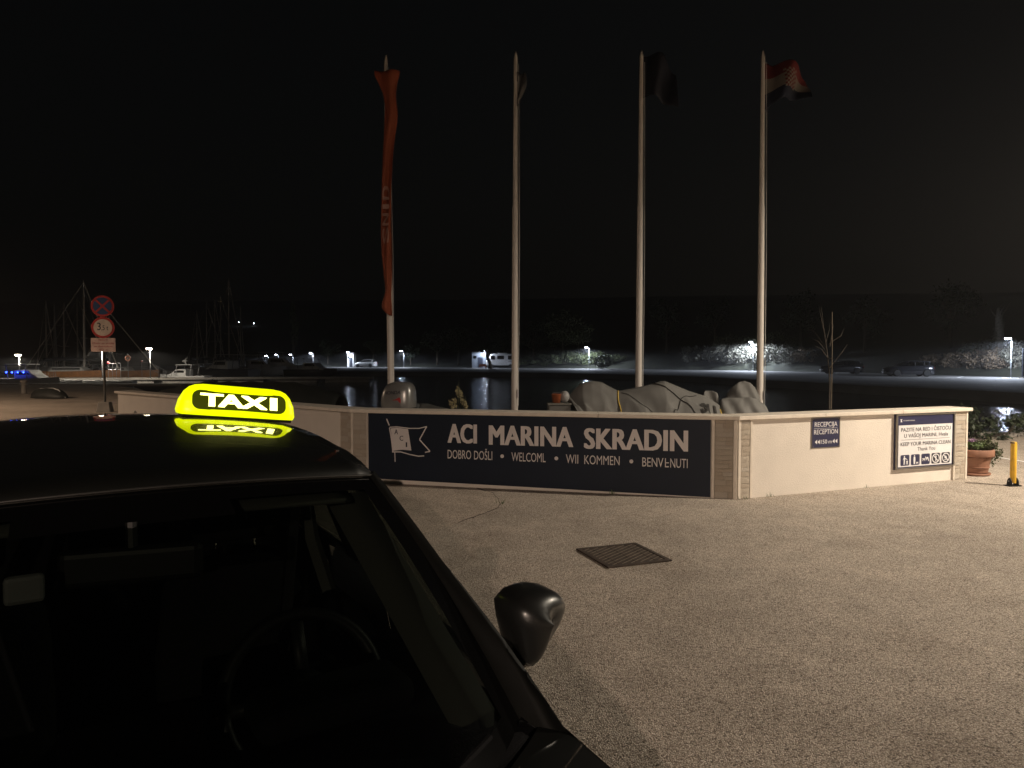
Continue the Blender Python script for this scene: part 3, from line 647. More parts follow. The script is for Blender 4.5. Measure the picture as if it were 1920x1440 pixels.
def make_car(name, label, paint, loc, rz, detail=True, glass=None, group=None):
    t = thing(name, label, 'car', loc, rz, group); glass = glass or M_GLASSD
    N = 40 if detail else 14
    segs = (('fender', .42, 1.78), ('front_door', -.70, .415), ('rear_door', -1.50, -.705), ('rear_quarter', -2.38, -1.505))
    for s in (1, -1):
        for nm, y0, y1 in segs:
            n = max(8, int(N * (y1 - y0)))
            ys = np.linspace(y0, y1, n)
            P = [[(s * q[0], q[1], q[2]) for q in (side_pt(y, k) for k in range(7))] for y in ys]
            o = MB().grid(P).build(nm, paint, t, smooth=True)
            if detail and 'door' in nm:
                w0 = side_pt(y0 + .22, 4); MB().box((s * (w0[0] + .022), y0 + .22, .86), (.03, .2, .028)).build('handle', paint, o, bevel=.008)
        # belt seal
        if detail:
            MB().tube([(s * (ip(y, KY, WB) - .004), y, ip(y, KY, ZB) + .004) for y in np.linspace(-1.95, .47, 20)], .008, 6).build('belt_seal', M_BLACK, t)
    # front and rear ends, bonnet, boot
    for y, nm in ((1.78, 'front_bumper'), (-2.38, 'rear_bumper')):
        dy = .12 if y > 0 else -.06; P = []
        for k in range(7):
            x, _, z = side_pt(y, k); P.append([(x * c, y + dy * (1 - c * c), z) for c in np.linspace(1, -1, 11)])
        MB().grid(P).build(nm, paint, t, smooth=True)
        if detail or y < 0:
            for s in (1, -1): MB().ball((s * (.44 if y > 0 else .55), y + dy * .35, .66 if y > 0 else .80), (.13, .05, .06), 12, 6).build('headlight' if y > 0 else 'tail_light', M_GLASSD if y > 0 else mat('tail_lens', (.35, .01, .01), .2, emit=(1, .05, .04), estr=.05), t, smooth=True)
        MB().box((0, y + dy * 1.05 + (.012 if y > 0 else -.012), .45 if y > 0 else .62), (.5, .012, .11)).build('number_plate', M_WHITE, t)
    P = []
    for k in range(13):
        a = k / 12; row_ = []
        for c in np.linspace(1, -1, 15):
            yb = cowl(.68 * c).y + .015; y = yb + (1.78 - yb) * a; yy = max(.47, min(1.78, .47 + (1.78 - .47) * a)); x = ip(yy, KY, WB) * c
            row_.append((x, y + (.12 * a ** 4) * (1 - c * c), ip(yy, KY, ZB) + .045 * (1 - c ** 4) * (1 - a * .5) - (0.02 if a == 0 else 0)))
        P.append(row_)
    MB().grid(P).build('bonnet', paint, t, smooth=True)
    # roof skin
    ys = np.concatenate([[-2.15], np.linspace(-2.0, -.12, 14)]); P = []
    P = [[(redge(y) * c, y - (.10 * c * c * 0), roofz(redge(y) * c, y)) for c in np.linspace(-1, 1, 25)] for y in ys[:-2]]
    for a in (.35, .7, 1.0):     # sweep to the curved header edge
        r_ = []
        for c in np.linspace(-1, 1, 25):
            x = .58 * c; y0 = ys[-3]; h = hdr(x); h.y += 0; y = y0 + (h.y - y0) * a; z = roofz(x, y0) * (1 - a) + h.z * a + .012 * math.sin(math.pi * a); r_.append((x, y, z))
        P.append(r_)
    MB().grid(P).build('roof', paint, t, smooth=True, solid=0.012)
    for s in (1, -1):            # roof rails down to the window line: cant rail
        P = [[(s * (redge(y) + dx), y, roofz(redge(y), y) + dz) for dx, dz in ((-.004, .005), (.006, .002), (.012, -.016), (.014, -.05), (-.01, -.06))] for y in np.linspace(-2.12, -.17, 16)]
        MB().grid(P).build('cant_rail', paint, t, smooth=True)
        # A pillar
        P = []
        for a in np.linspace(0, 1, 12):
            o_ = Vector((.587 + (.728 - .587) * a, -.17 + (.56 + .17) * a, 1.388 + (.962 - 1.388) * a ** 1.08)); i_ = hdr(.566).lerp(cowl(.670), a)
            o_.x += .006 * math.sin(math.pi * a); k_ = 1 - max(0, (a - .7) / .3) ** 1.5; mid = o_.lerp(i_, .5) + Vector((.012, .016, .014)) * k_; o_.z -= .02 * (1 - k_); mid.z -= .02 * (1 - k_)
            P.append([(s * q.x, q.y, q.z) for q in (o_ + Vector((-.03, -.05, -.012)), o_ + Vector((.0, -.015, -.004)), o_, mid, i_ + Vector((.004, .004, .008)), i_ + Vector((-.005, -.01, -.012)))])
        MB().grid(P).build('front_pillar', paint, t, smooth=True)
        if detail:
            P = []
            for a in np.linspace(.02, .97, 12):
                i_ = hdr(.562).lerp(cowl(.664), a); P.append([(s * (i_.x + q[0]), i_.y + q[1], i_.z + q[2]) for q in ((.0, -.05, -.03), (-.03, -.025, -.03), (-.07, -.022, -.028), (-.10, -.05, -.05))])
            MB().grid(P).build('pillar_trim', M_TRIM, t, smooth=True)
        # B and C pillars and side glass
        def beltp(y, u): 
            z0, z1 = ip(y, KY, ZB) + .006, roofz(redge(y), y) - .055; x0, x1 = ip(y, KY, WB) - .012, redge(y) + .014
            return (s * (x0 + (x1 - x0) * u), y, z0 + (z1 - z0) * u)
        for y0, y1 in ((-.74, -.66), (-1.56, -1.46)):
            MB().grid([[beltp(y, u) for u in np.linspace(0, 1, 6)] for y in (y0, y1)]).build('side_pillar', M_BLACK, t, smooth=True, solid=.03)
        MB().grid([[beltp(y, u) for u in np.linspace(0, 1, 6)] for y in np.linspace(-2.02, -1.9, 2)]).build('rear_pillar', paint, t, smooth=True, solid=.03)
        for y0, y1 in ((-1.46, -.74), (-1.9, -1.56)):
            MB().grid([[beltp(y, u) for u in np.linspace(0, 1, 5)] for y in np.linspace(y0, y1, 4)]).build('side_window', glass, t, smooth=True)
        P = []
        for y in np.linspace(-.66, .44, 10):
            zt = roofz(redge(y), y) - .055 if y < -.17 else 1.36 + (.972 - 1.36) * ((y + .17) / .67) ** 1.08
            x1 = redge(y) + .014 if y < -.17 else .605 + (.728 - .605) * ((y + .17) / .67)
            z0 = ip(y, KY, ZB) + .006; x0 = ip(y, KY, WB) - .012
            P.append([(s * (x0 + (x1 - x0) * u), y, z0 + (max(zt, z0 + .004) - z0) * u) for u in np.linspace(0, 1, 5)])
        MB().grid(P).build('side_window', glass, t, smooth=True)
    # windscreen with black border
    nx, nz = 24, 16; gl, frt = MB(), MB(); W = []
    for i in range(nz + 1):
        a = i / nz; W.append([])
        for j in range(nx + 1):
            c = -1 + 2 * j / nx; p = hdr(.570 * c).lerp(cowl(.676 * c), a); bow = .055 * math.sin(math.pi * a) * (1 - .5 * c * c); W[-1].append((p.x, p.y + bow * .5 + .004, p.z + bow * .55))
    for i in range(nz):
        for j in range(nx):
            bord = i == 0 or i >= nz - 1 or j == 0 or j == nx - 1 or (i == 1 and abs(j - nx / 2 + .5) < 4.5)
            (frt if bord else gl).add([W[i][j], W[i][j + 1], W[i + 1][j + 1], W[i + 1][j]], [(0, 1, 2, 3)])
    for q, nm, mm in ((gl, 'windscreen', glass), (frt, 'windscreen_border', M_FRIT)):
        o = q.build(nm, mm, t, smooth=True); bm = bmesh.new(); bm.from_mesh(o.data); bmesh.ops.remove_doubles(bm, verts=bm.verts, dist=1e-5); bm.to_mesh(o.data); bm.free()
        o.data.polygons.foreach_set('use_smooth', [True] * len(o.data.polygons))
    # header seal and rear glass / hatch
    MB().tube([hdr(x) + Vector((0, .004, .006)) for x in np.linspace(-.57, .57, 25)], .0035, 6).build('header_seal', mat('weathered_seal', (.02, .02, .018), .5), t, smooth=True)
    P = [[(c * (.55 + .06 * a), -2.15 - .20 * a, 1.40 - .138 * (.55 * c) ** 2 * (1 - a) - .36 * a) for c in np.linspace(-1, 1, 9)] for a in np.linspace(0, 1, 5)]
    MB().grid(P).build('rear_window', glass, t, smooth=True)
    P = [[(c * (.61 + .02 * a), -2.35 - .04 * a, 1.04 - .06 * a) for c in np.linspace(-1, 1, 9)] for a in np.linspace(0, 1, 3)]
    MB().grid(P).build('hatch_panel', paint, t, smooth=True)
    # wheels
    for ax_ in AX:
        for s in (1, -1):
            Rm = Matrix.Translation((s * .80, ax_, WR)) @ Matrix.Rotation(R(90), 4, 'Y')
            o = MB().lathe([(.2, -.1), (.30, -.1), (WR, -.07), (WR, .07), (.30, .1), (.2, .1)], n=28 if detail else 16).build('wheel', M_RUBBER, t, M=Rm, smooth=True)
            m = MB(); m.lathe([(.21, -.06), (.21, .06)], n=20)
            for k in range(5):
                a = k * 2 * math.pi / 5; m.box((.11 * math.cos(a), .11 * math.sin(a), s * .07), (.2, .045, .03), a)
            m.build('rim', M_STEEL, o, M=Rm)
    # cabin tub closes the view down to the ground
    MB().box((0, -.55, .24), (1.6, 2.9, .06)).build('floor_pan', M_BLACK, t)
    if not detail: 
        MB().box((0, -.9, .62), (1.44, 2.3, .62)).build('cabin', M_SEAT, t); return t
    P = [[(x, y - .05 * (abs(x) / .7) ** 2, z) for x in np.linspace(-.70, .70, 15)] for y, z in ((.76, .925), (.55, .935), (.35, .945), (.22, .935), (.14, .88), (.12, .70), (.2, .4))]
    dash = MB().grid(P).build('dashboard', M_DASH, t, smooth=True)
    MB().box((-.37, .17, .965), (.34, .16, .07)).build('instrument_hood', M_DASH, dash, bevel=.03, seg=3)
    MB().box((0, .10, .93), (.26, .02, .15)).build('screen', M_FRIT, dash, bevel=.005)
    sw = Matrix.Translation((-.37, -.02, .90)) @ Matrix.Rotation(R(-65), 4, 'X'); m = MB()
    m.tube([(.185 * math.cos(a), .185 * math.sin(a), 0) for a in np.linspace(0, 2 * math.pi, 37)], .016, 10)
    for a in (0, math.pi, -math.pi / 2): m.box((.1 * math.cos(a), .1 * math.sin(a), 0), (.18, .03, .015), a)
    m.ball((0, 0, 0), (.06, .06, .03)); m.build('steering_wheel', M_BLACK, t, M=sw, smooth=True)
    for s in (1, -1):
        m = MB()
        P = [[(s * .37 + .25 * math.cos(a) * k, -.62 - .22 * (z - .45) + .075 * math.sin(a), z) for a in np.linspace(0, 2 * math.pi, 17)[:-1]] for z, k in ((.42, .9), (.55, 1.0), (.8, 1.0), (1.0, .88), (1.06, .7), (1.08, .3))]
        m.grid(P, True); seat = m.build('front_seat', M_SEAT, t, smooth=True)
        MB().box((s * .37, -.38, .42), (.5, .52, .16)).build('seat_cushion', M_SEAT, seat, bevel=.05, seg=3)
        MB().box((s * .37, -.78, 1.19), (.26, .09, .17)).build('headrest', M_SEAT, seat, bevel=.04, seg=3)
        for q in (-.06, .06): MB().tube([(s * .37 + q, -.775, 1.03), (s * .37 + q, -.785, 1.14)], .006, 6).build('headrest_post', M_CHROME, seat)
    MB().box((0, -1.45, .40), (1.4, .55, .34)).build('rear_bench', M_SEAT, t, bevel=.05)
    MB().box((0, -.3, .42), (.22, 1.1, .3)).build('centre_console', M_DASH, t, bevel=.03)
    MB().box((0, -1.95, .6), (1.5, .5, .75)).build('boot_trim', M_SEAT, t)
    MB().box((0, -1.75, .78), (1.2, .16, .62)).build('rear_seat', M_SEAT, t, bevel=.05)
    for s in (-.36, .36): MB().box((s, -1.78, 1.15), (.25, .09, .15)).build('rear_headrest', M_SEAT, t, bevel=.04)
    P = [[(x, y - .09 * (x / .57) ** 2 * (1 if y > -.3 else .3), roofz(x, y) - .035) for x in np.linspace(-.56, .56, 11)] for y in (-2.0, -1.4, -.8, -.3, -.08, -.035)]
    MB().grid(P).build('headliner', M_TRIM, t, smooth=True)
    for s in (1, -1):
        MB().grid([[(s * x, hdr(x).y + a, hdr(x).z + b_) for x in np.linspace(.06, .50, 10)] for a, b_ in ((-.03, -.025), (.028, -.05), (.03, -.056), (-.04, -.045))]).build('sun_visor', M_TRIM, t, smooth=True, solid=.006)
        MB().box((s * .69, -.85, .58), (.03, 2.3, .64)).build('door_card', M_SEAT, t)
        MB().tube([(s * .555, -.68, 1.36), (s * .60, -.70, 1.1), (s * .66, -.70, .9)], .024, 4).build('pillar_inner_trim', M_TRIM, t)
        MB().tube([(s * .54, -.67, 1.28), (s * .5, -.60, 1.08), (s * .46, -.55, .8)], [.02, .022, .022], 4).build('seat_belt', M_BLACK, t)
    im = MB().box((0.0, .12, 1.305), (.25, .03, .075), R(-14)).build('interior_mirror', M_BLACK, t, bevel=.016, seg=3)
    MB().tube([(0, .12, 1.33), (0, .11, 1.385)], .011, 8).build('mirror_stem', M_BLACK, im)
    # door mirrors
    OUT = [(-65, -50), (-52, -60), (-40, -67), (-15, -69), (10, -67), (30, -60), (44, -51), (54, -40), (57, -30), (54, -18), (40, 5), (18, 28), (0, 45), (-14, 68), (-26, 74), (-38, 62), (-50, 25), (-60, -12)]
    OUT = [(x * .00148, -y * .00131) for x, y in OUT]; cx_, cz_ = .002, .018
    for s in (1, -1):
        cap = MB(); rings = []
        for sc_, dy in ((.93, -.06), (1.0, -.035), (1.0, .010), (.98, .030), (.93, .046), (.80, .060), (.58, .071), (.32, .078), (.05, .080)):
            rings.append([Vector((s * (.895 + cx_ + (x - cx_) * sc_), .175 + dy - .16 * x, 1.03 + cz_ + (z - cz_) * sc_)) for x, z in OUT])
        n = len(OUT)
        cap.grid(rings, True); cap.mi = [1 if (k // n) <= 2 and 9 <= k % n <= 15 else 0 for k in range(len(cap.f))]
        hs0 = cap.build('door_mirror', [M_MIRRORCAP, M_BLACK], t, smooth=True)
        g = MB(); g.add([v + Vector((0, .004, 0)) for v in rings[0]], [tuple(range(n))]); g.build('mirror_glass', M_CHROME, hs0)
        MB().tube([(s * .87, .17, .955), (s * .80, .20, .935), (s * .75, .22, .93)], [.03, .028, .03], 8).build('mirror_arm', M_BLACK, hs0, smooth=True)
    P = [[tuple(cowl(x) + Vector((0, a, b_))) for x in np.linspace(-.70, .70, 21)] for a, b_ in ((-.03, -.002), (.02, .002), (.05, -.006), (.09, -.03))]
    MB().grid(P).build('cowl_panel', M_DASH, t, smooth=True)
    # wipers
    for a, c in ((.5, -.02), (-.1, -.55)):
        p0, p1 = cowl(a), cowl(c); MB().tube([p0 + Vector((0, .02, .03)), p1 + Vector((0, -.03, .035))], .006, 6).build('wiper', M_DASH, t)
    return t
CAR_YAW = R(33.0)
taxi = make_car('taxi', 'glossy black taxi parked in the foreground facing the camera', M_PAINT, (-0.793, 1.447, 0), 0, True, M_GLASS)
taxi.rotation_euler = (0, 0, math.pi + CAR_YAW)
def car2w(p): return Matrix.Translation(taxi.location) @ Matrix.Rotation(taxi.rotation_euler.z, 4, 'Z') @ Vector(p)
# white toll transponder stuck behind the glass
MB().box((.17, .165, 1.30), (.06, .02, .05)).build('toll_tag', mat('toll_grey', (.16, .16, .16), .5), taxi, bevel=.008)

# ---- lit taxi sign on the roof
TSX, TSY = .43, -1.03; tz = roofz(TSX, TSY)
ts = thing('taxi_roof_sign', 'glowing yellow taxi sign standing on the black car roof', 'taxi sign')
ts.matrix_world = Matrix.Translation(car2w((-TSX, TSY, tz + .004))) @ Matrix.Rotation(CAR_YAW, 4, 'Z') @ Matrix.Rotation(R(6.2), 4, 'Y') @ Matrix.Diagonal((1, 1, .94, 1))
TZ = [0, .012, .05, .082, .100, .109, .113]; TWD = [.196, .200, .194, .180, .164, .146, .12]; TDP = [.060, .063, .054, .042, .032, .022, .01]
tw = lambda z: ip(z, TZ, TWD); td = lambda z: ip(z, TZ, TDP)
def sup(w_, d_, n=40, e=5.0):
    P = []
    for k in range(n):
        a = 2 * math.pi * k / n; ca, sa = math.cos(a), math.sin(a); P.append((w_ * math.copysign(abs(ca) ** (2 / e), ca), d_ * math.copysign(abs(sa) ** (2 / e), sa)))
    return P
zz = sorted(set(list(np.linspace(.012, .1, 8)) + TZ))
P = [[(x, y, z + .012) for x, y in sup(tw(z), td(z))] for z in zz]
m = MB(); m.grid(P, True); m.add(P[-1], [tuple(range(40))]); m.add(P[0], [tuple(range(40))[::-1]]); m.build('lit_body', M_TAXIY, ts, smooth=True)
def onsign(x, z, o): return (x, -td(z) * max(0.0, 1 - min(1, abs(x / tw(z))) ** 5) ** .2 - o, z + .012)
MB().box((0, 0, .006), (.37, .10, .011)).build('base', M_BLACK, ts, bevel=.004)
rr = rrect(.318, .070, .026, 6); rows_ = []
for k in np.linspace(0.02, 1, 6): rows_.append([onsign(x * k, .0565 + z * k, .0012) for x, z in rr])
m = MB(); m.grid(rows_, True); m.add(rows_[0], [tuple(range(len(rr)))]); m.build('dark_field', M_TAXID, ts, smooth=True)
for ch, a, c in (('T', -.134, -.058), ('A', -.076, .012), ('X', -.002, .092), ('I', .101, .127)):
    q = split_mb(text_mb(ch, a, c, .034, .047, 0, bold=.07)); q.v = [onsign(x, z, .0026 - y) for x, y, z in q.v]; q.build('letter', M_TAXIW, ts)

# ================================================================== FLAGPOLES AND FLAGS
poles = []
for i, (xb, yb, xt, yt, d) in enumerate(((733, 720, 723.5, 104, 12.3), (965, 768, 967, 97, 12.15), (1197.5, 720, 1203, 94, 12.0), (1424.5, 755, 1431, 94, 11.9))):
    b_, t_ = atY(xb, yb, d), atY(xt, yt, d); dirv = (t_ - b_) / (t_.z - b_.z); foot = b_ - dirv * b_.z
    lab = ('white flagpole with the long orange banner, leftmost of the four', 'white flagpole with a small limp grey flag, second from the left',
           'white flagpole behind the boat cover with a dark blue flag', 'white flagpole flying the red white and blue flag, rightmost')[i]
    t = thing('flagpole', lab, 'flagpole', foot, 0, 'flagpoles behind the wall')
    top = t_ - foot; H = top.z
    MB().tube([top * q for q in (0, .2, .45, .62, .63, .8, .985, 1.0)], [.058, .057, .052, .048, .042, .037, .031, .012], 16).build('pole', M_POLE, t, smooth=True)
    MB().lathe([(.13, 0), (.13, .015), (.075, .02), (.07, .12), (.06, .13)], n=16).build('base_flange', M_STEEL, t)
    MB().tube([top * .97 + Vector((.05, -.02, 0)), top * .5 + Vector((.075, -.03, 0)), top * .13 + Vector((.062, -.06, 0))], .004, 5).build('halyard', M_GEL, t)
    MB().box(tuple(top * .16 + Vector((.055, -.05, 0))), (.02, .03, .14)).build('cleat', M_STEEL, t)
    poles.append((foot, top, d))
def cloth(name, label, mats, P, cells=None, cat='flag', solid=.004):
    m = MB(); m.grid(P)
    if cells: m.mi = cells
    c = Vector(P[0][0]); t = thing(name, label, cat, c)
    o = m.build('cloth', mats, t, off=c, smooth=True, solid=solid); return t
# orange banner wrapped down its pole
prof = [(133, 703, 750), (142, 702, 748), (155, 709, 744), (175, 718, 741), (195, 721, 743), (212, 721, 745), (230, 720, 744), (250, 719, 741), (275, 718, 738), (310, 717, 736), (350, 716.5, 734.5),
        (400, 716, 734), (440, 715, 734), (480, 716, 734.5), (515, 719, 734), (545, 722, 733), (560, 718, 733), (570, 714.5, 734), (580, 716, 734.5), (588, 724, 735), (592, 731, 735)]
d = poles[0][2] - .10; P = []
def bp_(y): return float(np.interp(y, [q[0] for q in prof], [q[1] for q in prof])), float(np.interp(y, [q[0] for q in prof], [q[2] for q in prof]))
for y in np.linspace(133, 592, 70):
    a, c = bp_(y); r_ = []
    for k in np.linspace(0, 1, 9):
        q = atY(a + (c - a) * k, y, d); r_.append((q.x, q.y - .05 * math.sin(k * 7 + y * .02) - .03 * math.sin(k * math.pi), q.z))
    P.append(r_)
ban = cloth('banner', 'long orange banner with faded white letters hanging down the leftmost flagpole', M_ORANGE, P)
M_FADED = mat('faded_white_print', (.45, .26, .21), .8)
for ch, ya, yb in (('D', 349, 376), ('I', 384, 393), ('N', 401, 424), ('S', 427, 457)):
    q = text_mb(ch, 0, 1, 0, 1, bold=.03); mx = max(v[2] for v in q.v); c0 = Vector(P[0][0]); V = []
    for x, _, z in q.v:
        y = yb + (ya - yb) * x; a, c = bp_(y); k = .12 + .68 * (1 - z / max(1, mx)); p = atY(a + (c - a) * k, y, d); V.append((p.x, p.y - .05 * math.sin(k * 7 + y * .02) - .03 * math.sin(k * math.pi) - .012, p.z))
    q.v = V; q.build('printed_letter', M_FADED, ban, off=c0)
# small limp grey flag
d = poles[1][2]; P = []
for y in np.linspace(137, 200, 14):
    a, c = 969.5, float(np.interp(y, [137, 142, 160, 168, 185, 200], [983, 986, 987.5, 984, 976, 972])); P.append([tuple(atY(a + (c - a) * k, y, d) + Vector((0, -.06 * math.sin(k * 6 + y * .1), 0))) for k in np.linspace(0, 1, 7)])
cloth('limp_flag', 'small grey flag hanging limp at the second flagpole', mat('grey_flag', (.10, .10, .10), .8), P)
# dark blue flag
d = poles[2][2]; P = []
for v in np.linspace(0, 1, 12): P.append([tuple(atY(1207 + 62 * k, 106 + 74 * v + 26 * k * k - 10 * math.sin(k * 4) * (1 - v), d) + Vector((0, .12 * math.sin(k * 9 + v * 2), 0))) for k in np.linspace(0, 1, 18)])
cloth('blue_flag', 'dark blue flag flying from the third flagpole', mat('blue_flag_cloth', (.012, .014, .024), .8), P)
# red, white and blue flag with chequered shield
d = poles[3][2]; P = []; nu, nv = 24, 18
for j in range(nv + 1):
    v = j / nv; r_ = []
    for k in np.linspace(0, 1, nu + 1):
        xr = 88 - 10 * abs(v - .55); top_ = 119 - 3 * math.sin(k * 3.1) + 36 * max(0, k - .45) ** 1.3 * 1.6; bot_ = 208 - 42 * k ** .7 + 20 * k ** 3
        p = atY(1434 + xr * k, top_ + (bot_ - top_) * v, d); r_.append((p.x, p.y + .16 * math.sin(k * 8 + v * 2.2) * min(1, k * 4), p.z))
    P.append(r_)
cells = []
for j in range(nv):
    for i in range(nu):
        mi = 0 if j < 6 else (1 if j < 12 else 2)
        if 9 <= i < 16 and 4 <= j < 13: mi = (i + j) % 2
        cells.append(mi)
cloth('national_flag', 'red white and blue flag with chequered shield flying at the rightmost flagpole',
      [mat('flag_red', (.13, .012, .010), .8), mat('flag_white', (.19, .17, .14), .8), mat('flag_blue', (.008, .012, .028), .8)], P, cells)

# ================================================================== BOATS BEHIND THE WALL
def hull_mb(L, B, H, z0=0.0, bow=1.0, n=16):
    P = []
    for i in range(n + 1):
        t = i / n; b_ = B / 2 * (1 - max(0, (t - .35) / .65) ** 2.4) * (0.86 + .14 * min(1, t / .3)); sheer = H * (1 + .28 * max(0, t - .3) ** 1.6 * bow); keel = z0 + H * .55 * max(0, (t - .6) / .4) ** 2
        x = -L / 2 + L * t + 0.0; b_ = max(b_, .01)
        P.append([(x, s * b_ * k, keel + (z0 + sheer - keel) * q) for s, k, q in ((1, 1.0, 1.0), (1, .97, .7), (1, .85, .35), (1, .4, .06), (1, 0, 0), (-1, .4, .06), (-1, .85, .35), (-1, .97, .7), (-1, 1.0, 1.0))])
    m = MB(); m.grid(P); m.add([q for r_ in (P[0],) for q in r_], [tuple(range(9))])
    dk = [[P[i][0], P[i][8]] for i in range(n + 1)]; m.grid([[(a[0], a[1] * .96, a[2] - .04 * H), (c[0], c[1] * .96, c[2] - .04 * H)] for a, c in dk]); return m
# covered inflatable boat: silhouette of the tarpaulin in the photo gives its ridge line
D_B = 10.95
ridge = [(1066, 742), (1076, 729), (1085, 720), (1094, 714), (1110, 711.5), (1128, 714), (1146, 724), (1160, 731), (1180, 727), (1212, 720), (1238, 712.5), (1246, 711.5), (1262, 718), (1292, 731), (1318, 739), (1335, 748), (1347, 757), (1356, 768)]
cov = thing('covered_boat', 'inflatable boat under a grey tarpaulin with black straps behind the wall', 'boat', (atY(1210, 770, D_B).x, D_B, 0))
c0 = Vector(cov.location); P = []
xs_ = np.linspace(1066, 1356, 170)
for px in xs_:
    y = float(np.interp(px, [q[0] for q in ridge], [q[1] for q in ridge])); p = atY(px, y, D_B); r_ = []
    endf = min(1, (px - 1060) / 34, (1360 - px) / 22); hw = .80 * max(.15, endf) ** .5
    if px < 1160: hw *= .85
    for v in np.linspace(-1, 1, 61):
        a = abs(v); zt = p.z - .02; drop = .04 + .96 * a ** 1.2; zlow = max(.30, atY(px, 745 + max(0, px - 1066) * 1.0, D_B).z - .02) if px < 1092 else .30; wr = .014 * math.sin(px * .11 + v * 9) + .016 * (1 - 2 * abs(math.sin(px * .085 - v * 3.3))) * a + .014 * (1 - 2 * abs(math.sin(px * .04 + v * 7))) * a + .012 * (1 - 2 * abs(math.sin(.11 * px + 5 * v))) * math.exp(-((px - 1160) / 28.0) ** 2) + .008 * math.sin(px * .05 + v * 21) + .016 * (mnoise.ridged_multi_fractal(Vector((px * .022, v * 1.7 + px * .012, 3.1)), .9, 2.1, 3, .9, 1.6) - 1.1) * min(1, a * 4)
        pin = .05 * math.exp(-((px - 1160) / 6.0) ** 2)
        r_.append((p.x + .02 * math.sin(v * 8), p.y + v * (hw - pin) + wr * .8, max(zlow, zt + .02 - (zt - .34) * drop * (1 if a > .03 else .6)) + 2.4 * wr * min(1, a * 3)))
    P.append(r_)
MB().grid(P).build('tarpaulin', M_TARP, cov, off=c0, smooth=True, solid=.006)
m = hull_mb(2.2, 1.4, .42, .03); m.build('hull', M_HULLD, cov, M=Matrix.Translation((.1, 0, 0)) @ Matrix.Rotation(math.pi, 4, 'Z'), smooth=True)
def drape(px, v, lift=.006):      # a point on the tarpaulin
    fi = float(np.interp(px, xs_, range(len(xs_)))); fj = (v + 1) / 2 * 60; i0, j0 = min(int(fi), len(xs_) - 2), min(int(fj), 59); a, c = fi - i0, fj - j0
    q = (Vector(P[i0][j0]) * (1 - a) + Vector(P[i0 + 1][j0]) * a) * (1 - c) + (Vector(P[i0][j0 + 1]) * (1 - a) + Vector(P[i0 + 1][j0 + 1]) * a) * c
    return q + Vector((0, -.008, lift)) - c0
def strap(nm, pts, r_, mm):
    L = []
    for (a, v0), (b_, v1) in zip(pts[:-1], pts[1:]):
        for k in np.linspace(0, 1, 12): L.append(drape(a + (b_ - a) * k, v0 + (v1 - v0) * k))
    MB().tube(L, r_, 6).build(nm, mm, cov, smooth=True)
strap('strap', [(1226, .0), (1262, -.16), (1290, -.36), (1306, -.56), (1318, -.85)], .0075, M_STRAP); strap('strap', [(1305, -.05), (1275, -.22), (1255, -.45), (1226, -.85)], .006, M_STRAP)
strap('strap', [(1165, -.05), (1190, -.2), (1222, -.5), (1245, -.8)], .004, M_STRAP)
strap('rope_tie', [(1159, 0), (1160, -.5), (1161, -1.0)], .010, M_ROPE); strap('rope_tie', [(1350, -.1), (1352, -.6), (1353, -1.0)], .011, M_ROPE)
q = split_mb(text_mb('SU', 0, 1, 0, 1, bold=.02, shear=.2)); q.v = [tuple(drape(1306 + 34 * x, -.42 + .26 * z, .008) + Vector((0, -.01, 0))) for x, _, z in q.v]; q.build('lettering', M_STRAP, cov)
# covered engine and bow of the next dinghy
c2 = atY(1395, 770, 11.15); c2.z = 0
nb = thing('shrouded_dinghy', 'small dinghy and engine under loose grey covers at the foot of the rightmost flagpole', 'boat', c2)
def lump(name, outline, dy, depth, m, par):
    P = []
    for px, y in outline:
        p = atY(px, y, c2.y + dy) - c2; P.append([(p.x + .02 * math.sin(7 * v), p.y + v * depth + .02 * math.sin(px * .2 + v * 6), max(.25, p.z - (p.z - .25) * abs(v) ** 1.7) + .03 * (mnoise.ridged_multi_fractal(Vector((px * .03, v * 1.9 - px * .015, 7.7 + dy)), .9, 2.1, 3, .9, 1.6) - 1.1) * min(1, abs(v) * 4)) for v in np.linspace(-1, 1, 41)])
    MB().grid(P).build(name, m, par, smooth=True, solid=.006)
def spl(pts, n=40):
    xs = np.linspace(pts[0][0], pts[-1][0], n); return [(x, float(np.interp(x, [q[0] for q in pts], [q[1] for q in pts]))) for x in xs]
lump('engine_cover', spl([(1361, 752), (1364, 738), (1372, 726), (1385, 717), (1396, 714.5), (1406, 718), (1416, 727), (1424, 741), (1426, 752)]), .2, .34, M_TARP, nb)
lump('bow_cover', spl([(1349, 760), (1352, 749), (1362, 746), (1385, 746), (1405, 745), (1418, 748), (1430, 756), (1437, 764), (1441, 774)]), -.12, .42, M_TARP, nb)
lump('loose_flap', spl([(1318, 742), (1322, 733), (1336, 733), (1344, 737), (1346, 745)]), .0, .1, M_TARP, nb)
hull_mb(1.1, .8, .4, .0).build('hull', M_HULLD, nb, smooth=True)
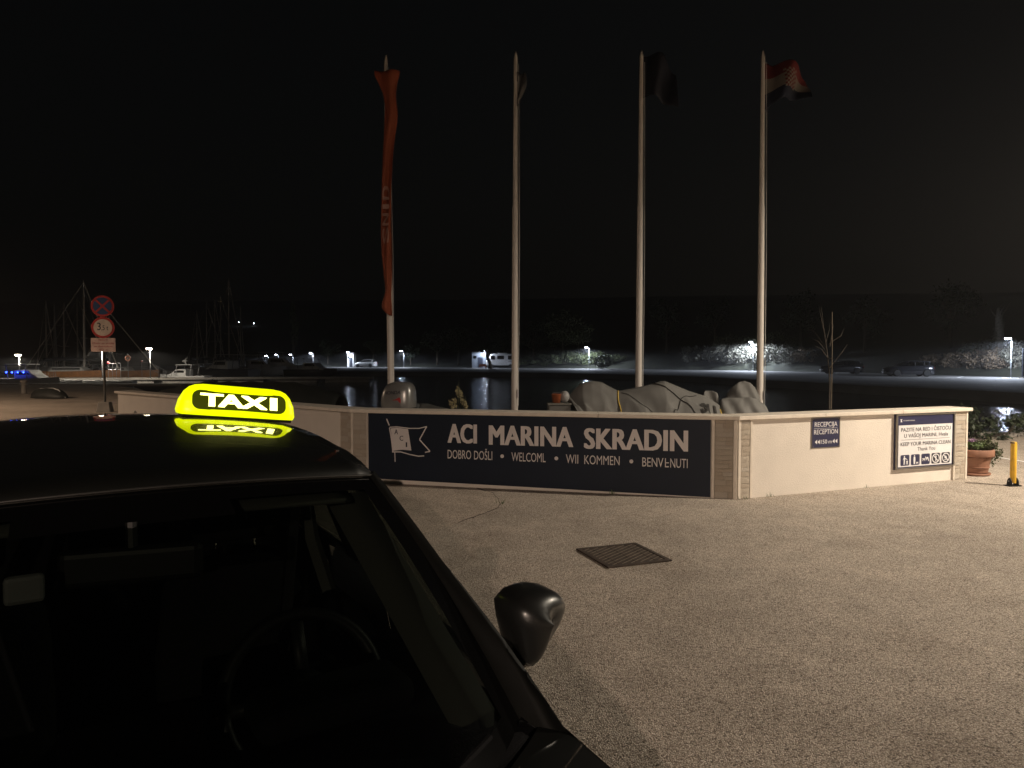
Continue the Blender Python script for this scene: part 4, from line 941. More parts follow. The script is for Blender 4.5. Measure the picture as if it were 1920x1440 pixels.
# dark covered boat further left, and outboard on its dinghy
def covered(name, label, px0, px1, pyt, pyb, Y, m):
    c = atY((px0 + px1) / 2, 780, Y); c.z = 0; t = thing(name, label, 'boat', c); P = []
    for px in np.linspace(px0, px1, 40):
        k = (px - px0) / (px1 - px0); y = pyb + (pyt - pyb) * min(1, math.sin(math.pi * (k * .94 + .03)) * 1.25) ** .6; p = atY(px, y, Y) - c
        P.append([(p.x, p.y + v * 1.0, max(.2, p.z - (p.z - .2) * abs(v) ** 2.5) + .015 * math.sin(px * .15 + v * 7)) for v in np.linspace(-1, 1, 15)])
    MB().grid(P).build('tarpaulin', m, t, smooth=True, solid=.006); hull_mb((px1 - px0) / F * Y * .9, 1.5, .4).build('hull', M_HULLD, t, smooth=True)
covered('shrouded_launch', 'dark covered launch behind the wall and taxi sign', 284, 640, 716, 752, 15.2, M_TARPD)
oc = atY(748, 770, 10.75); oc.z = 0
dg = thing('grey_dinghy', 'low grey dinghy behind the wall carrying the outboard', 'boat', oc + Vector((.25, .75, 0)), R(100)); 
for s in (1, -1):
    MB().tube([(-.9, s * .5, .62), (.0, s * .52, .62), (.6, s * .42, .66), (1.0, s * .12, .74), (1.05, 0, .75)], [.15, .19, .19, .17, .16], 12).build('tube', mat('grey_hypalon', (.12, .125, .12), .6), dg, smooth=True)
MB().box((-.72, 0, .55), (.06, .85, .5)).build('transom', M_HULLD, dg); MB().box((.1, 0, .42), (1.5, .8, .12)).build('floor', M_HULLD, dg)
for x in (-.5, .5): MB().box((x, 0, .18), (.1, 1.0, .36)).build('cradle', M_STEEL, dg)
ob = thing('outboard_motor', 'silver outboard motor with dark lettering tilted above the wall', 'outboard motor', oc, R(-14))
prof = [(.94, 1.0, 0), (.99, 1.05, 0), (1.05, 1.06, 0), (1.12, 1.04, 0), (1.2, .99, .01), (1.27, .88, .02), (1.315, .72, .03), (1.34, .48, .04), (1.348, .15, .05)]
P = [[(x + o_, y, z) for x, y in sup(.245 * k, .19 * k, 32, 3.0)] for z, k, o_ in prof]; m = MB(); m.grid(P, True); m.add(P[-1], [tuple(range(32))]); m.build('cowl', M_SILVER, ob, smooth=True)
MB().grid([[(x, y, z) for x, y in sup(.25 * k, .196 * k, 32, 3.0)] for z, k in ((.90, .98), (.905, 1.03), (.955, 1.05), (.96, .98))], True).build('lower_pan', M_BLACK, ob, smooth=True)
MB().prism([(-.14, .9), (.16, .9), (.12, .35), (.2, .3), (.2, .24), (.0, .24), (-.05, .05), (-.12, .05), (-.12, .35)], -.06, .06, 'y').build('leg', M_SILVER, ob, bevel=.02)
def oncowl(x, z, o): 
    k = ip(z, [q[0] for q in prof], [q[1] for q in prof]); w_, d_ = .245 * k, .19 * k; return (x, -d_ * max(0, 1 - min(1, abs(x / w_)) ** 3) ** (1 / 3) - o, z)
q = split_mb(text_mb('HONDA', -.155, .105, 1.155, .05, bold=.02, shear=.1)); q.v = [oncowl(x, z + .05 * (x + .2), .004 - y) for x, y, z in q.v]; q.build('lettering', M_INK, ob)
q = split_mb(text_mb('4', .168, .208, 1.20, .045, bold=.02)); q.v = [oncowl(x, z, .004) for x, y, z in q.v]; q.build('lettering', M_INK, ob)
m = MB(); q = [(-.03, 1.075), (.03, 1.09), (.09, 1.12), (.115, 1.09), (.11, 1.03), (.06, 1.075)]; m.add([oncowl(x, z, .003) for x, z in q], [tuple(range(6))]); m.build('red_flash', M_RED, ob)
m = MB(); m.grid([[oncowl(x + .125 + .02 * (z - 1), z, .002) for x in (-.012, .012)] for z in np.linspace(.97, 1.26, 10)]); m.build('cowl_ridge', mat('bright_silver', (.7, .7, .68), .2, .6), ob, smooth=True)
# orange bucket with white fender, on a low box
oc = atY(1048, 770, 10.7); oc.z = 0
k_ = thing('storage_box', 'low dark box behind the wall holding the orange tub', 'box', oc); MB().box((0, 0, .50), (.34, .3, 1.0)).build('body', mat('box_grey', (.12, .12, .11), .6), k_, bevel=.02); MB().box((0, 0, 1.015), (.36, .32, .03)).build('lid', mat('box_grey2', (.16, .16, .14), .6), k_, bevel=.01)
o = thing('orange_tub', 'small orange plastic tub beside a white fender', 'tub', oc + Vector((-.04, -.02, 1.03))); MB().lathe([(.058, 0), (.075, .13), (.08, .135), (.07, .135), (.052, .01), (0, .01)], n=18).build('body', M_ORANGEP, o, smooth=True)
MB().tube([(-.072, 0, .125), (-.05, -.04, .16), (.05, -.04, .16), (.072, 0, .125)], .004, 5).build('handle', M_STEEL, o)
o = thing('boat_fender', 'round white boat fender beside the orange tub', 'fender', oc + Vector((.09, .06, 1.03))); MB().ball((0, 0, .09), (.075, .075, .09), 16, 10).build('body', M_FENDER, o, smooth=True); MB().tube([(0, 0, .17), (0, 0, .186)], .012, 8).build('eye', M_BLACK, o)
# flowering stem plant between the poles
pc = atY(860, 770, 11.2); pc.z = 0; t = thing('flowering_plant', 'pale flowering plant rising behind the wall below the flagpoles', 'plant', pc)
m = MB(); st_ = [((0, 0), 1.32), ((-.1, .02), 1.12), ((.11, 0), 1.10), ((-.05, -.04), 1.05), ((.05, .05), 1.2)]
for (x, y), h in st_: m.tube([(x * .2, y * .2, 0), (x * .7, y, h * .6), (x, y, h)], [.008, .006, .003], 5)
m.build('stem', M_LEAF[1], t); m = MB()
for (x, y), h in st_: leaves(m, (x, y, h - .13), (.045, .045, .14), 110, .02, hollow=0)
m.build('blossom', mat('cream_blossom', (.42, .38, .22), .7, var=.3), t)
# young bare tree with stake
pc = atY(1554, 770, 13.0); pc.z = 0; t = thing('young_tree', 'thin bare young tree tied to a stake behind the right wall', 'tree', pc)
def B3(pts): return [atY(x, y, 13.0) - pc for x, y in pts]
m = MB(); m.tube([Vector((0, 0, 0))] + B3([(1555, 760), (1556, 720), (1554, 690), (1551, 660), (1545, 620), (1540, 574)]), [.02, .016, .013, .011, .008, .006, .003], 7); m.build('trunk', mat('dark_twig', (.045, .038, .03), .9), t, smooth=True)
m = MB()
for pts in ([(1551, 655), (1535, 625), (1522, 612)], [(1552, 662), (1538, 640), (1528, 632)], [(1547, 630), (1538, 600), (1536, 578)], [(1553, 645), (1572, 630), (1588, 615)], [(1553, 672), (1540, 655), (1530, 648)], [(1555, 690), (1575, 660), (1600, 645)], [(1556, 650), (1566, 610), (1565, 598)], [(1549, 640), (1560, 618), (1570, 600)]):
    L = B3(pts); m.tube([q + Vector((0, random.uniform(-.15, .15) * i, 0)) for i, q in enumerate(L)], [.009, .006, .002], 5)
m.build('branch', mat('dark_twig', (.045, .038, .03), .9), t)
MB().tube([Vector((.02, -.05, 0))] + [q + Vector((0, -.05, 0)) for q in B3([(1557, 730), (1558, 660), (1558, 585)])], .008, 7).build('stake', mat('stake_wood', (.10, .08, .055), .8), t)
MB().tube([B3([(1553, 672)])[0] + Vector((-.03, 0, 0)), B3([(1558, 672)])[0] + Vector((.03, -.06, 0))], .012, 6).build('tie', M_BLACK, t)
# shrubs along the quay edge on the right
for px, Y, r_, n, lab in ((1835, 15.0, (.5, .4, .36), 520, 'dark leafy shrub on the quay edge just behind the flower pot'), (1878, 14.8, (.4, .35, .27), 260, 'thin twiggy shrub with water glinting through it'), (1930, 14.9, (.5, .4, .30), 330, 'open leafy shrub at the right edge above the bollard'), (1795, 15.1, (.45, .4, .4), 450, 'dark shrub behind the right end of the wall')):
    p = atY(px, 820, Y); shrub('quay_shrub', lab, (p.x, Y, 0.0), r_, n, .045, M_LEAF[0], 'shrubs along the quay edge')

# ================================================================== ROAD SIGN POST ON THE LEFT
SD = 22.5; sp = atY(197, 765, SD); sp.z = 0
rp_ = thing('sign_post', 'sign post with two round signs and a rectangular plate on the left quay', 'road sign', sp, R(14))
SL = lambda py: CAMH + (YH - py) / F * SD * 1.0
MB().tube([(0, 0, 0), (0, 0, SL(556))], .034, 10).build('post', mat('dull_post', (.06, .06, .055), .6), rp_); MB().box((0, 0, .16), (.42, .42, .32), top=.75).build('foot_block', M_CONC, rp_, bevel=.02)
def disc(r, y, m, par, name, z): return MB().lathe([(r, 0), (r, .004)], n=36).build(name, m, par, M=Matrix.Translation((0, y, z)) @ Matrix.Rotation(R(90), 4, 'X'))
M_SRED = mat('sign_red', (.50, .035, .03), .5); M_SBLUE = mat('sign_face_blue', (.02, .07, .2), .5); M_SWHITE = mat('lamp_tinted_face', (.70, .60, .52), .6)  # white face: orange lamplight is mixed into its colour
z1, z2 = SL(574.5), SL(614.5); r1 = .335
a = disc(r1, -.05, M_SRED, rp_, 'no_stopping_disc', z1); disc(r1 * .80, -.056, M_SBLUE, a, 'blue_face', z1)
for k in (1, -1):
    m = MB(); m.box((0, 0, 0), (r1 * 1.62, .003, r1 * .17)); m.build('red_bar', M_SRED, a, M=Matrix.Translation((0, -.062 - .002 * k, z1)) @ Matrix.Rotation(R(45 * k), 4, 'Y'))
a = disc(r1, -.05, M_SRED, rp_, 'weight_limit_disc', z2); disc(r1 * .79, -.056, M_SWHITE, a, 'white_face', z2)
text('lettering', '3', a, M_INK, -.16, -.055, z2 - .08, .23, -.062, bold=.01); text('lettering', ',5 t', a, M_INK, -.04, .155, z2 - .08, .15, -.062, bold=.01)
zb0, zb1 = SL(659.5), SL(634); a = MB().box((0, -.05, (zb0 + zb1) / 2), (.70, .006, zb1 - zb0)).build('plate', mat('lamp_tinted_plate', (.70, .52, .46), .6), rp_)  # salmon plate colour stands for orange lamplight on white
for s, hw, f_ in (('NOĆU IV', .13, .80), ('Osim za vozila', .31, .56), ('sa dozvolom', .26, .33), ('ACI - a', .12, .10)): text('lettering', s, a, M_RED, -hw, hw, zb0 + (zb1 - zb0) * f_, .055, -.055, bold=.01)

# ================================================================== LAMPS
LAMPS = []
def street_lamp(label, px, pyh, Y, z0, cold=True, power=500, side=-1, group='street lamps along the far shore', r_=.05, box=False, arm=.45):
    base = atY(px, pyh, Y); top = base.z; base.z = z0; h = top - z0
    t = thing('street_lamp', label, 'street lamp', base, 0, group)
    MB().tube([(0, 0, 0), (0, 0, h * .25), (0, 0, h + .05)], [r_, r_ * .85, r_ * .7], 10).build('post', mat('lamp_post_grey', (.20, .21, .22), .5), t, smooth=True)
    MB().lathe([(r_ * 2.2, 0), (r_ * 2.2, .03), (r_ * 1.2, .06)], n=12).build('foot', M_STEEL, t)
    MB().tube([(0, 0, h), (side * arm * .4, -.05, h + .06), (side * arm * .8, -.12, h + .05)], r_ * .6, 8).build('arm', M_STEEL, t)
    hd_ = MB().box((side * arm, -.15, h + .05), (.52, .26, .09), 0, top=.8).build('lamp_head', M_STEEL, t, bevel=.02)
    MB().lathe([(.25, -.03), (.22, -.10), (.02, -.14)], (side * arm, -.15, h + .02), 14).build('lens', M_COLD if cold else M_WARM, hd_, smooth=True)
    if power:
        ld = bpy.data.lights.new('lamp_light', 'SPOT'); ld.spot_size = R(180); ld.spot_blend = .28; ld.energy = power * (3.0 if cold else 1.6); ld.color = (.74, .83, 1.0) if cold else (1.0, .90, .76); ld.shadow_soft_size = .10
        lo = obj('lamp_light', ld, t); lo.location = (side * arm, -.15, h - .22)
    return t
for lab, px, py, Y, pw, sd in (
        ('cold white street lamp at the far right edge', 1897, 634, 61.5, 1150, -1), ('bright cold street lamp before the pale scrub bank', 1413, 641, 97, 2100, -1),
        ('cold white street lamp beside the dark bush', 1104.5, 651, 115.5, 1300, -1), ('cold white street lamp beside the parked camper van', 914, 657, 125.5, 260, -1),
        ('cold white street lamp just right of the first flagpole', 757, 658, 133, 650, -1), ('lamp beside the lit white kiosk', 657, 660, 136, 350, -1),
        ('small street lamp left of the kiosk', 587, 662, 141, 500, -1), ('dim small street lamp, third from the far left', 549, 664.5, 142, 150, -1),
        ('dim small street lamp second from the far left', 522, 664.5, 143, 150, -1), ('small white street lamp farthest left on the far shore', 503, 667, 144, 300, -1)):
    street_lamp(lab, px, py, Y, 0.0, True, pw, sd)
for lab, px, py, Y in (('lone light high on the dark hillside, left one', 450, 604, 300), ('lone light high on the dark hillside, right one', 478, 606, 300), ('small light low on the hillside above the boats', 450.5, 645, 230), ('tiny light just above the dim boats', 453.5, 660, 200)):
    p = atY(px, py, Y); street_lamp(lab, px, py, Y, min(hillz(p.x, Y) - .1, p.z - 2), True, 0, -1, 'small lights on the hillside')
# lamps standing behind the photographer light the wall, the pavement and the left quay
def post_lamp(label, loc, h, power, colr, aim=(0, 0), tilt=0, cone=168, blend=.6):
    t = thing('quay_lamp', label, 'street lamp', loc, 0, 'tall lamps on the near quay')
    MB().tube([(0, 0, 0), (0, 0, h * .3), (0, 0, h + .1)], [.08, .07, .05], 12).build('post', M_STEEL, t, smooth=True); MB().lathe([(.17, 0), (.17, .03), (.09, .08)], n=14).build('foot', M_STEEL, t)
    ax_, ay_ = aim; MB().tube([(0, 0, h), (ax_ * .5, ay_ * .5, h + .15), (ax_ * .85, ay_ * .85, h + .15)], .035, 8).build('arm', M_STEEL, t)
    hd_ = MB().box((ax_, ay_, h + .16), (.6, .32, .12), math.atan2(ay_, ax_) if (ax_ or ay_) else 0, top=.75).build('lamp_head', M_STEEL, t, bevel=.03)
    MB().lathe([(.13, 0), (.10, -.03), (.02, -.04)], (ax_, ay_, h + .10), 16).build('lens', M_WARM, hd_, smooth=True)
    ld = bpy.data.lights.new('lamp_light', 'SPOT'); ld.energy = power; ld.color = colr; ld.spot_size = R(cone); ld.spot_blend = blend; ld.shadow_soft_size = .07
    lo = obj('lamp_light', ld, t); lo.location = (ax_, ay_, h + .02); lo.rotation_euler = (R(tilt), 0, 0)
post_lamp('tall warm quay lamp to the right, out of the picture', (11.6, 6.7, 0), 6.0, 5000, (1.0, .86, .69), (-.8, .5))
post_lamp('tall warm quay lamp far behind the photographer', (1.5, -23.0, 0), 7.0, 12500, (1.0, .76, .61), (0, 1.0), 5, 172, .35)
post_lamp('tall orange quay lamp to the left, out of the picture', (-24.0, 15.5, 0), 7.0, 7000, (1.0, .72, .50), (0, .9))

# ================================================================== LEFT MARINA: PONTOON, BOATS
pt = thing('pontoon', 'floating pontoon running out past the moored boats on the left', 'pontoon', (-48, 66, WZ), R(8))
for k in range(14):
    MB().box((-33 + k * 5.0, 0, .38), (4.96, 2.2, .18)).build('deck_section', M_CONC, pt); MB().box((-33 + k * 5.0, 0, .14), (4.2, 1.8, .36)).build('float', M_CONC, pt)
p2 = thing('gangway_pontoon', 'narrow pale pontoon edge beyond the upturned dinghy', 'pontoon', (-33, 51, WZ), R(-4))
for k in range(6): MB().box((-12 + k * 4.0, 0, .42), (3.97, 1.4, .14)).build('deck_section', M_GEL if False else M_CONC, p2); MB().box((-12 + k * 4, 0, .17), (3.2, 1.2, .38)).build('float', M_HULLD, p2)
def sailboat(label, px, Y, L, mastpx, pytop, hullm, masts=(0,), rz=0.0, furl=True):
    p = atY(px, 700, Y); t = thing('sailboat', label, 'sailboat', (p.x, Y, WZ - .35), rz, 'moored sailboats')
    hull_mb(L, L * .3, L * .14, 0).build('hull', hullm, t, smooth=True); dz = L * .145
    MB().box((-.02 * L, 0, dz + .16), (L * .38, L * .17, .5), top=.8).build('cabin', M_GEL, t, bevel=.08)
    for s in (-1, 1): MB().box((-.02 * L, s * L * .083, dz + .22), (L * .28, .03, .14)).build('cabin_window', M_FRIT, t)
    H = CAMH + (YH - pytop) / F * Y - (WZ - .35)
    for mx in masts:
        ms = MB().tube([(mx, 0, dz), (mx + .05, 0, H * .6), (mx + .1, 0, H)], [.1, .09, .05], 8).build('mast', M_POLE, t); 
        MB().tube([(mx, 0, dz + 1.2), (mx - L * .33, 0, dz + 1.25)], .16, 8).build('boom', M_HULLD, t)
        for z in (.45, .72): MB().box((mx + .05, 0, H * z), (.05, L * .13, .04)).build('spreader', M_POLE, ms)
        for e in (-L * .48, L * .48): MB().tube([(mx + .1, 0, H * .98), (e, 0, dz + .1)], .03 if e < 0 else .06, 5).build('stay', M_POLE, ms)
    return t
sailboat('varnished wooden sailboat with leaning stays, left of the road sign', 135, 72, 9.5, 165, 526, M_WOOD, (1.2,), R(5))
sailboat('varnished wooden sailboat hidden partly by the road sign', 222, 76, 9.0, 213, 583, M_WOOD, (-1.0,), R(-3))
for i, (px, Y, L, top, lab) in enumerate(((88, 84, 8, 562, 'dim white sailboat, leftmost of those behind the wooden boats'), (104, 90, 8, 570, 'dim white sailboat with a mast just right of the leftmost'), (121, 80, 9, 568, 'dim sailboat with a bright thin mast behind the wooden hull'), (146, 88, 9, 558, 'sailboat with a tall thin mast behind the first wooden boat'),
        (160, 95, 10, 545, 'dim sailboat whose mast stands just left of the road sign'), (370, 100, 9, 582, 'dim sailboat leftmost of the group beyond the cruiser'), (388, 112, 10, 566, 'dim sailboat second of the group beyond the cruiser'), (404, 106, 9, 560, 'dim sailboat third of the group beyond the cruiser'), (414, 98, 9, 556, 'dim sailboat fourth of the group beyond the cruiser'), (430, 92, 10, 522, 'dim sailboat with the tallest mast beyond the cruiser'), (452, 104, 9, 575, 'dim sailboat rightmost of the group beyond the cruiser'))):
    sailboat(lab, px, Y, L, px, top, M_GEL if i % 3 else M_HULLD, (0,), R(random.uniform(60, 120)))
def motorboat(label, px, Y, L, rz, hullm, flybridge=False, blue=0, group='moored motor boats'):
    p = atY(px, 700, Y); t = thing('motor_boat', label, 'motor boat', (p.x, Y, WZ - .3), rz, group)
    hull_mb(L, L * .32, L * .17, 0).build('hull', hullm, t, smooth=True); dz = L * .165
    MB().prism([(-L * .12, dz), (L * .30, dz), (L * .16, dz + L * .075), (L * .1, dz + L * .13), (-L * .12, dz + L * .13)], -L * .12, L * .12, 'y').build('cabin', M_GEL, t, bevel=.08)
    MB().prism([(-L * .08, dz + L * .065), (L * .13, dz + L * .065), (L * .095, dz + L * .11), (-L * .08, dz + L * .11)], -L * .123, L * .123, 'y').build('cabin_window', M_FRIT, t)
    MB().box((-L * .08, 0, dz + L * .215), (L * .36, L * .27, .07), top=.9).build('hardtop', M_GEL, t, bevel=.03)
    for x in (-L * .24, L * .06):
        for s in (-1, 1): MB().tube([(x + L * .03, s * L * .12, dz + .05), (x, s * L * .12, dz + L * .21)], .04, 6).build('hardtop_post', M_STEEL, t)
    if flybridge: MB().tube([(-L * .05, 0, dz + L * .21), (-L * .02, 0, dz + L * .30), (-L * .08, 0, dz + L * .36)], [.09, .06, .02], 6).build('radar_arch', M_GEL, t); MB().ball((-L * .03, 0, dz + L * .285), (.28, .28, .12)).build('radar_dome', M_GEL, t)
    for k in range(7): MB().tube([(L * (.05 + .06 * k), L * .14 * (1 - (k / 7) ** 2), dz), (L * (.05 + .06 * k), L * .14 * (1 - (k / 7) ** 2), dz + .55)], .02, 5).build('rail_post', M_CHROME, t)
    for k in range(blue): MB().ball((-L * .2 + k * L * .09, -L * .16, dz + L * .1), .055, 8, 5).build('blue_lamp', M_BLUEL, t)
    return t
motorboat('motor yacht with hardtop and blue lamps at the far left', 52, 58, 5.6, R(-6), M_GEL, False, 4)
motorboat('white cabin cruiser with radar arch beyond the taxi sign', 345, 70, 5.2, R(170), M_GEL, True)
for px, Y, L, rz, lab in ((478, 92, 8, 30, 'dim grey motor boat right of the masts'), (520, 96, 9, 10, 'long low dim motor boat above the taxi sign'), (585, 90, 7, -15, 'dim motor boat left of the kiosk'), (425, 84, 8, 160, 'dim motor boat below the sailboat masts')): motorboat(lab, px, Y, L, R(rz), M_HULLD if px % 2 else M_GEL)
for px, Y, L, rz, lab in ((122, 60, 2.8, 5, 'small white tender below the first wooden boat'), (150, 62, 3.0, 175, 'small white tender with rounded bow, second from the left'), (188, 61, 3.2, 0, 'small white tender just left of the sign post'), (217, 60, 3.0, 185, 'small white tender just right of the sign post')):
    p = atY(px, 700, Y); t = thing('tender', lab, 'dinghy', (p.x, Y, WZ - .1), R(rz), 'small white tenders'); hull_mb(L, L * .42, .5, 0).build('hull', M_GEL, t, smooth=True); MB().box((0, 0, .4), (.3, L * .38, .05)).build('thwart', M_WOOD, t)
# pontoon lamps
street_lamp('white pontoon lamp left of the cabin cruiser', 281, 653, 64, WZ + .47, False, 420, 0, 'pontoon lamps', .05, arm=.01)
street_lamp('pontoon lamp whose post shows below the sign plate', 191, 650, 63, WZ + .47, False, 420, 0, 'pontoon lamps', .05, arm=.01)
street_lamp('glaring warm lamp above the yacht at the far left', 36, 665, 62, WZ + .47, False, 500, 0, 'pontoon lamps', .05, arm=.01)
# lifebuoy stand and railings on the pontoon
p = atY(240, 672, 62); t = thing('lifebuoy_stand', 'orange and white lifebuoy on a post between the pontoon rails', 'lifebuoy', (p.x, 62, WZ + .47))
hz = p.z - (WZ + .47); MB().tube([(0, 0, 0), (0, 0, hz + .4)], .03, 6).build('post', M_STEEL, t)
MB().tube([(.2 * math.cos(a), -.05, hz + .2 * math.sin(a)) for a in np.linspace(0, 2 * math.pi, 25)], .055, 8, cap=False).build('ring', mat('buoy_orange', (.75, .32, .2), .6), t, smooth=True)
for k, (pa, pb, lab) in enumerate(((203, 226, 'pontoon railing with a red light left of the lifebuoy'), (266, 312, 'curved gangway railing right of the lifebuoy'))):
    a, c = atY(pa, 690, 62.5), atY(pb, 690, 62.5); t = thing('railing', lab, 'railing', (a.x, 62.5, WZ + .47)); L = c.x - a.x; n = 4
    hh = lambda q: 1.15 if k == 0 else 1.25 * math.cos(q * 1.2)
    for j in range(n): q = j / (n - 1); MB().tube([(L * q, 0, 0), (L * q, 0, hh(q) + .25)], .025, 6).build('rail_post', M_STEEL, t)
    for dz in (.25, -.3): MB().tube([(L * q, 0, hh(q) + dz) for q in np.linspace(0, 1, 9)], .022, 6).build('rail', M_STEEL, t)
    MB().ball((0, 0, hh(0) + .32), .07, 8, 5).build('red_light', M_REDL if k == 0 else M_RED, t)
# upturned dinghy and planter on the left quay
p = onz(82, 748); t = thing('upturned_dinghy', 'dark upturned dinghy with a pale keel strip on the left quay', 'dinghy', (p.x, p.y + .5, 0), R(-25))
t.scale = (.62, .62, .62)
P = [[(x, y, z) for x, y, z in ((q, -.75 * k, .02), (q, -.68 * k, .35 * k), (q, -.4 * k, .62 * k), (q, 0, .68 * k), (q, .4 * k, .62 * k), (q, .68 * k, .35 * k), (q, .75 * k, .02))] for q, k in ((-1.2, .9), (-.6, 1), (.2, 1), (.8, .8), (1.3, .45), (1.5, .08))]
MB().grid(P).build('hull', M_TARPD, t, smooth=True, solid=.03); MB().tube([(-1.2, 0, .63), (.2, 0, .70), (.8, 0, .57), (1.5, 0, .07)], .03, 6).build('keel_strip', M_GEL, t)
p = onz(45, 738); t = thing('mooring_post', 'short pale mooring post beside the upturned dinghy', 'post', (p.x, p.y, 0)); MB().lathe([(.14, 0), (.12, .1), (.1, .5), (.16, .55), (.16, .62), (.05, .66)], n=14).build('body', M_CONC, t, smooth=True); MB().tube([(-.2, 0, .45), (.2, 0, .45)], .03, 8).build('cross_pin', M_STEEL, t)

# ================================================================== FAR SHORE: VEHICLES, KIOSK, VEGETATION
M_DARKCAR = mat('parked_car_paint', (.012, .013, .018), .25, .2, coat=.8); M_WHITECAR = mat('white_car_paint', (.6, .6, .6), .3, coat=.5)
def far_car(lab, px, Y, rz, m): p = atY(px, 690, Y); return make_car('parked_car', lab, m, (p.x, Y, 0), rz, False, group='cars parked on the far shore')
far_car('dark parked car with a red tail light beside the leafy bank', 1695, 67, R(82), M_DARKCAR)
far_car('dark parked car behind the young bare tree', 1572, 78, R(80), M_DARKCAR); far_car('white parked car left of the first flagpole', 683, 136, R(75), M_WHITECAR)
p = atY(1717, 681, 65); t = thing('parked_car_lights', 'x', 'light', (p.x, 65, p.z)); bpy.data.objects.remove(t)
p = atY(938, 690, 127); v = thing('camper_van', 'white camper van parked beside the street lamp', 'van', (p.x, 127, 0), R(4))
MB().prism([(-2.6, .45), (2.8, .45), (2.8, 2.55), (-1.2, 2.55), (-1.7, 2.45), (-2.1, 1.55), (-2.6, 1.25)], -1.0, 1.0, 'y').build('body', M_WHITECAR, v, bevel=.12, seg=3)
for x0_, x1_, z0_, z1_ in ((-1.75, -1.0, 1.5, 2.15), (-.6, .6, 1.55, 2.2), (1.3, 2.5, 1.5, 2.2)): MB().box(((x0_ + x1_) / 2, -1.0, (z0_ + z1_) / 2), (x1_ - x0_, .03, z1_ - z0_)).build('window', M_FRIT, v)
MB().box((1.9, -1.01, 1.15), (1.0, .02, .18)).build('stripe', M_STEEL, v); MB().box((.4, 0, 2.62), (1.6, 1.2, .14)).build('roof_box', M_GEL, v, bevel=.04)
for x in (-1.6, 1.8):
    for s in (-1, 1): MB().lathe([(.36, -.12), (.36, .12)], n=18).build('wheel', M_RUBBER, v, M=Matrix.Translation((x, s * .88, .36)) @ Matrix.Rotation(R(90), 4, 'X'))
for px0, px1, pyt, Y, nm, lab, m_ in ((885, 911, 661, 126.5, 'utility_shed', 'blue grey utility shed left of the camper van', mat('shed_grey', (.16, .18, .21), .7)), (651, 663, 662, 138, 'kiosk', 'small white lit kiosk left of the white car', M_GEL)):
    a, c = atY(px0, pyt, Y), atY(px1, pyt, Y); W_ = c.x - a.x; H_ = a.z; t = thing(nm, lab, 'building', ((a.x + c.x) / 2, Y + 1, 0))
    MB().box((0, 0, H_ / 2), (W_, 2.2, H_)).build('wall', m_, t); MB().box((0, 0, H_ + .05), (W_ + .2, 2.4, .1)).build('roof', M_STEEL, t); MB().box((W_ * .1, -1.12, .95), (min(.9, W_ * .5), .04, 1.9)).build('door', M_HULLD, t); MB().box((-W_ * .28, -1.12, H_ * .7), (W_ * .22, .04, .5)).build('window', M_FRIT, t)
p = atY(905, 686, 124); t = thing('road_barrier', 'small orange barrier at the foot of the shed', 'barrier', (p.x, 124, 0)); MB().box((0, 0, .5), (1.4, .3, .45), top=.8).build('board', M_ORANGEP, t)
for s in (-.5, .5): MB().box((s, 0, .15), (.1, .5, .3)).build('foot', M_ORANGEP, t)
p = atY(1918, 690, 60); t = thing('info_board', 'dark upright board at the right edge of the far car park', 'board', (p.x + .5, 60, 0)); MB().box((0, 0, 1.3), (1.1, .12, 2.5)).build('panel', M_HULLD, t); MB().box((0, 0, .06), (1.3, .5, .12)).build('foot', M_CONC, t)
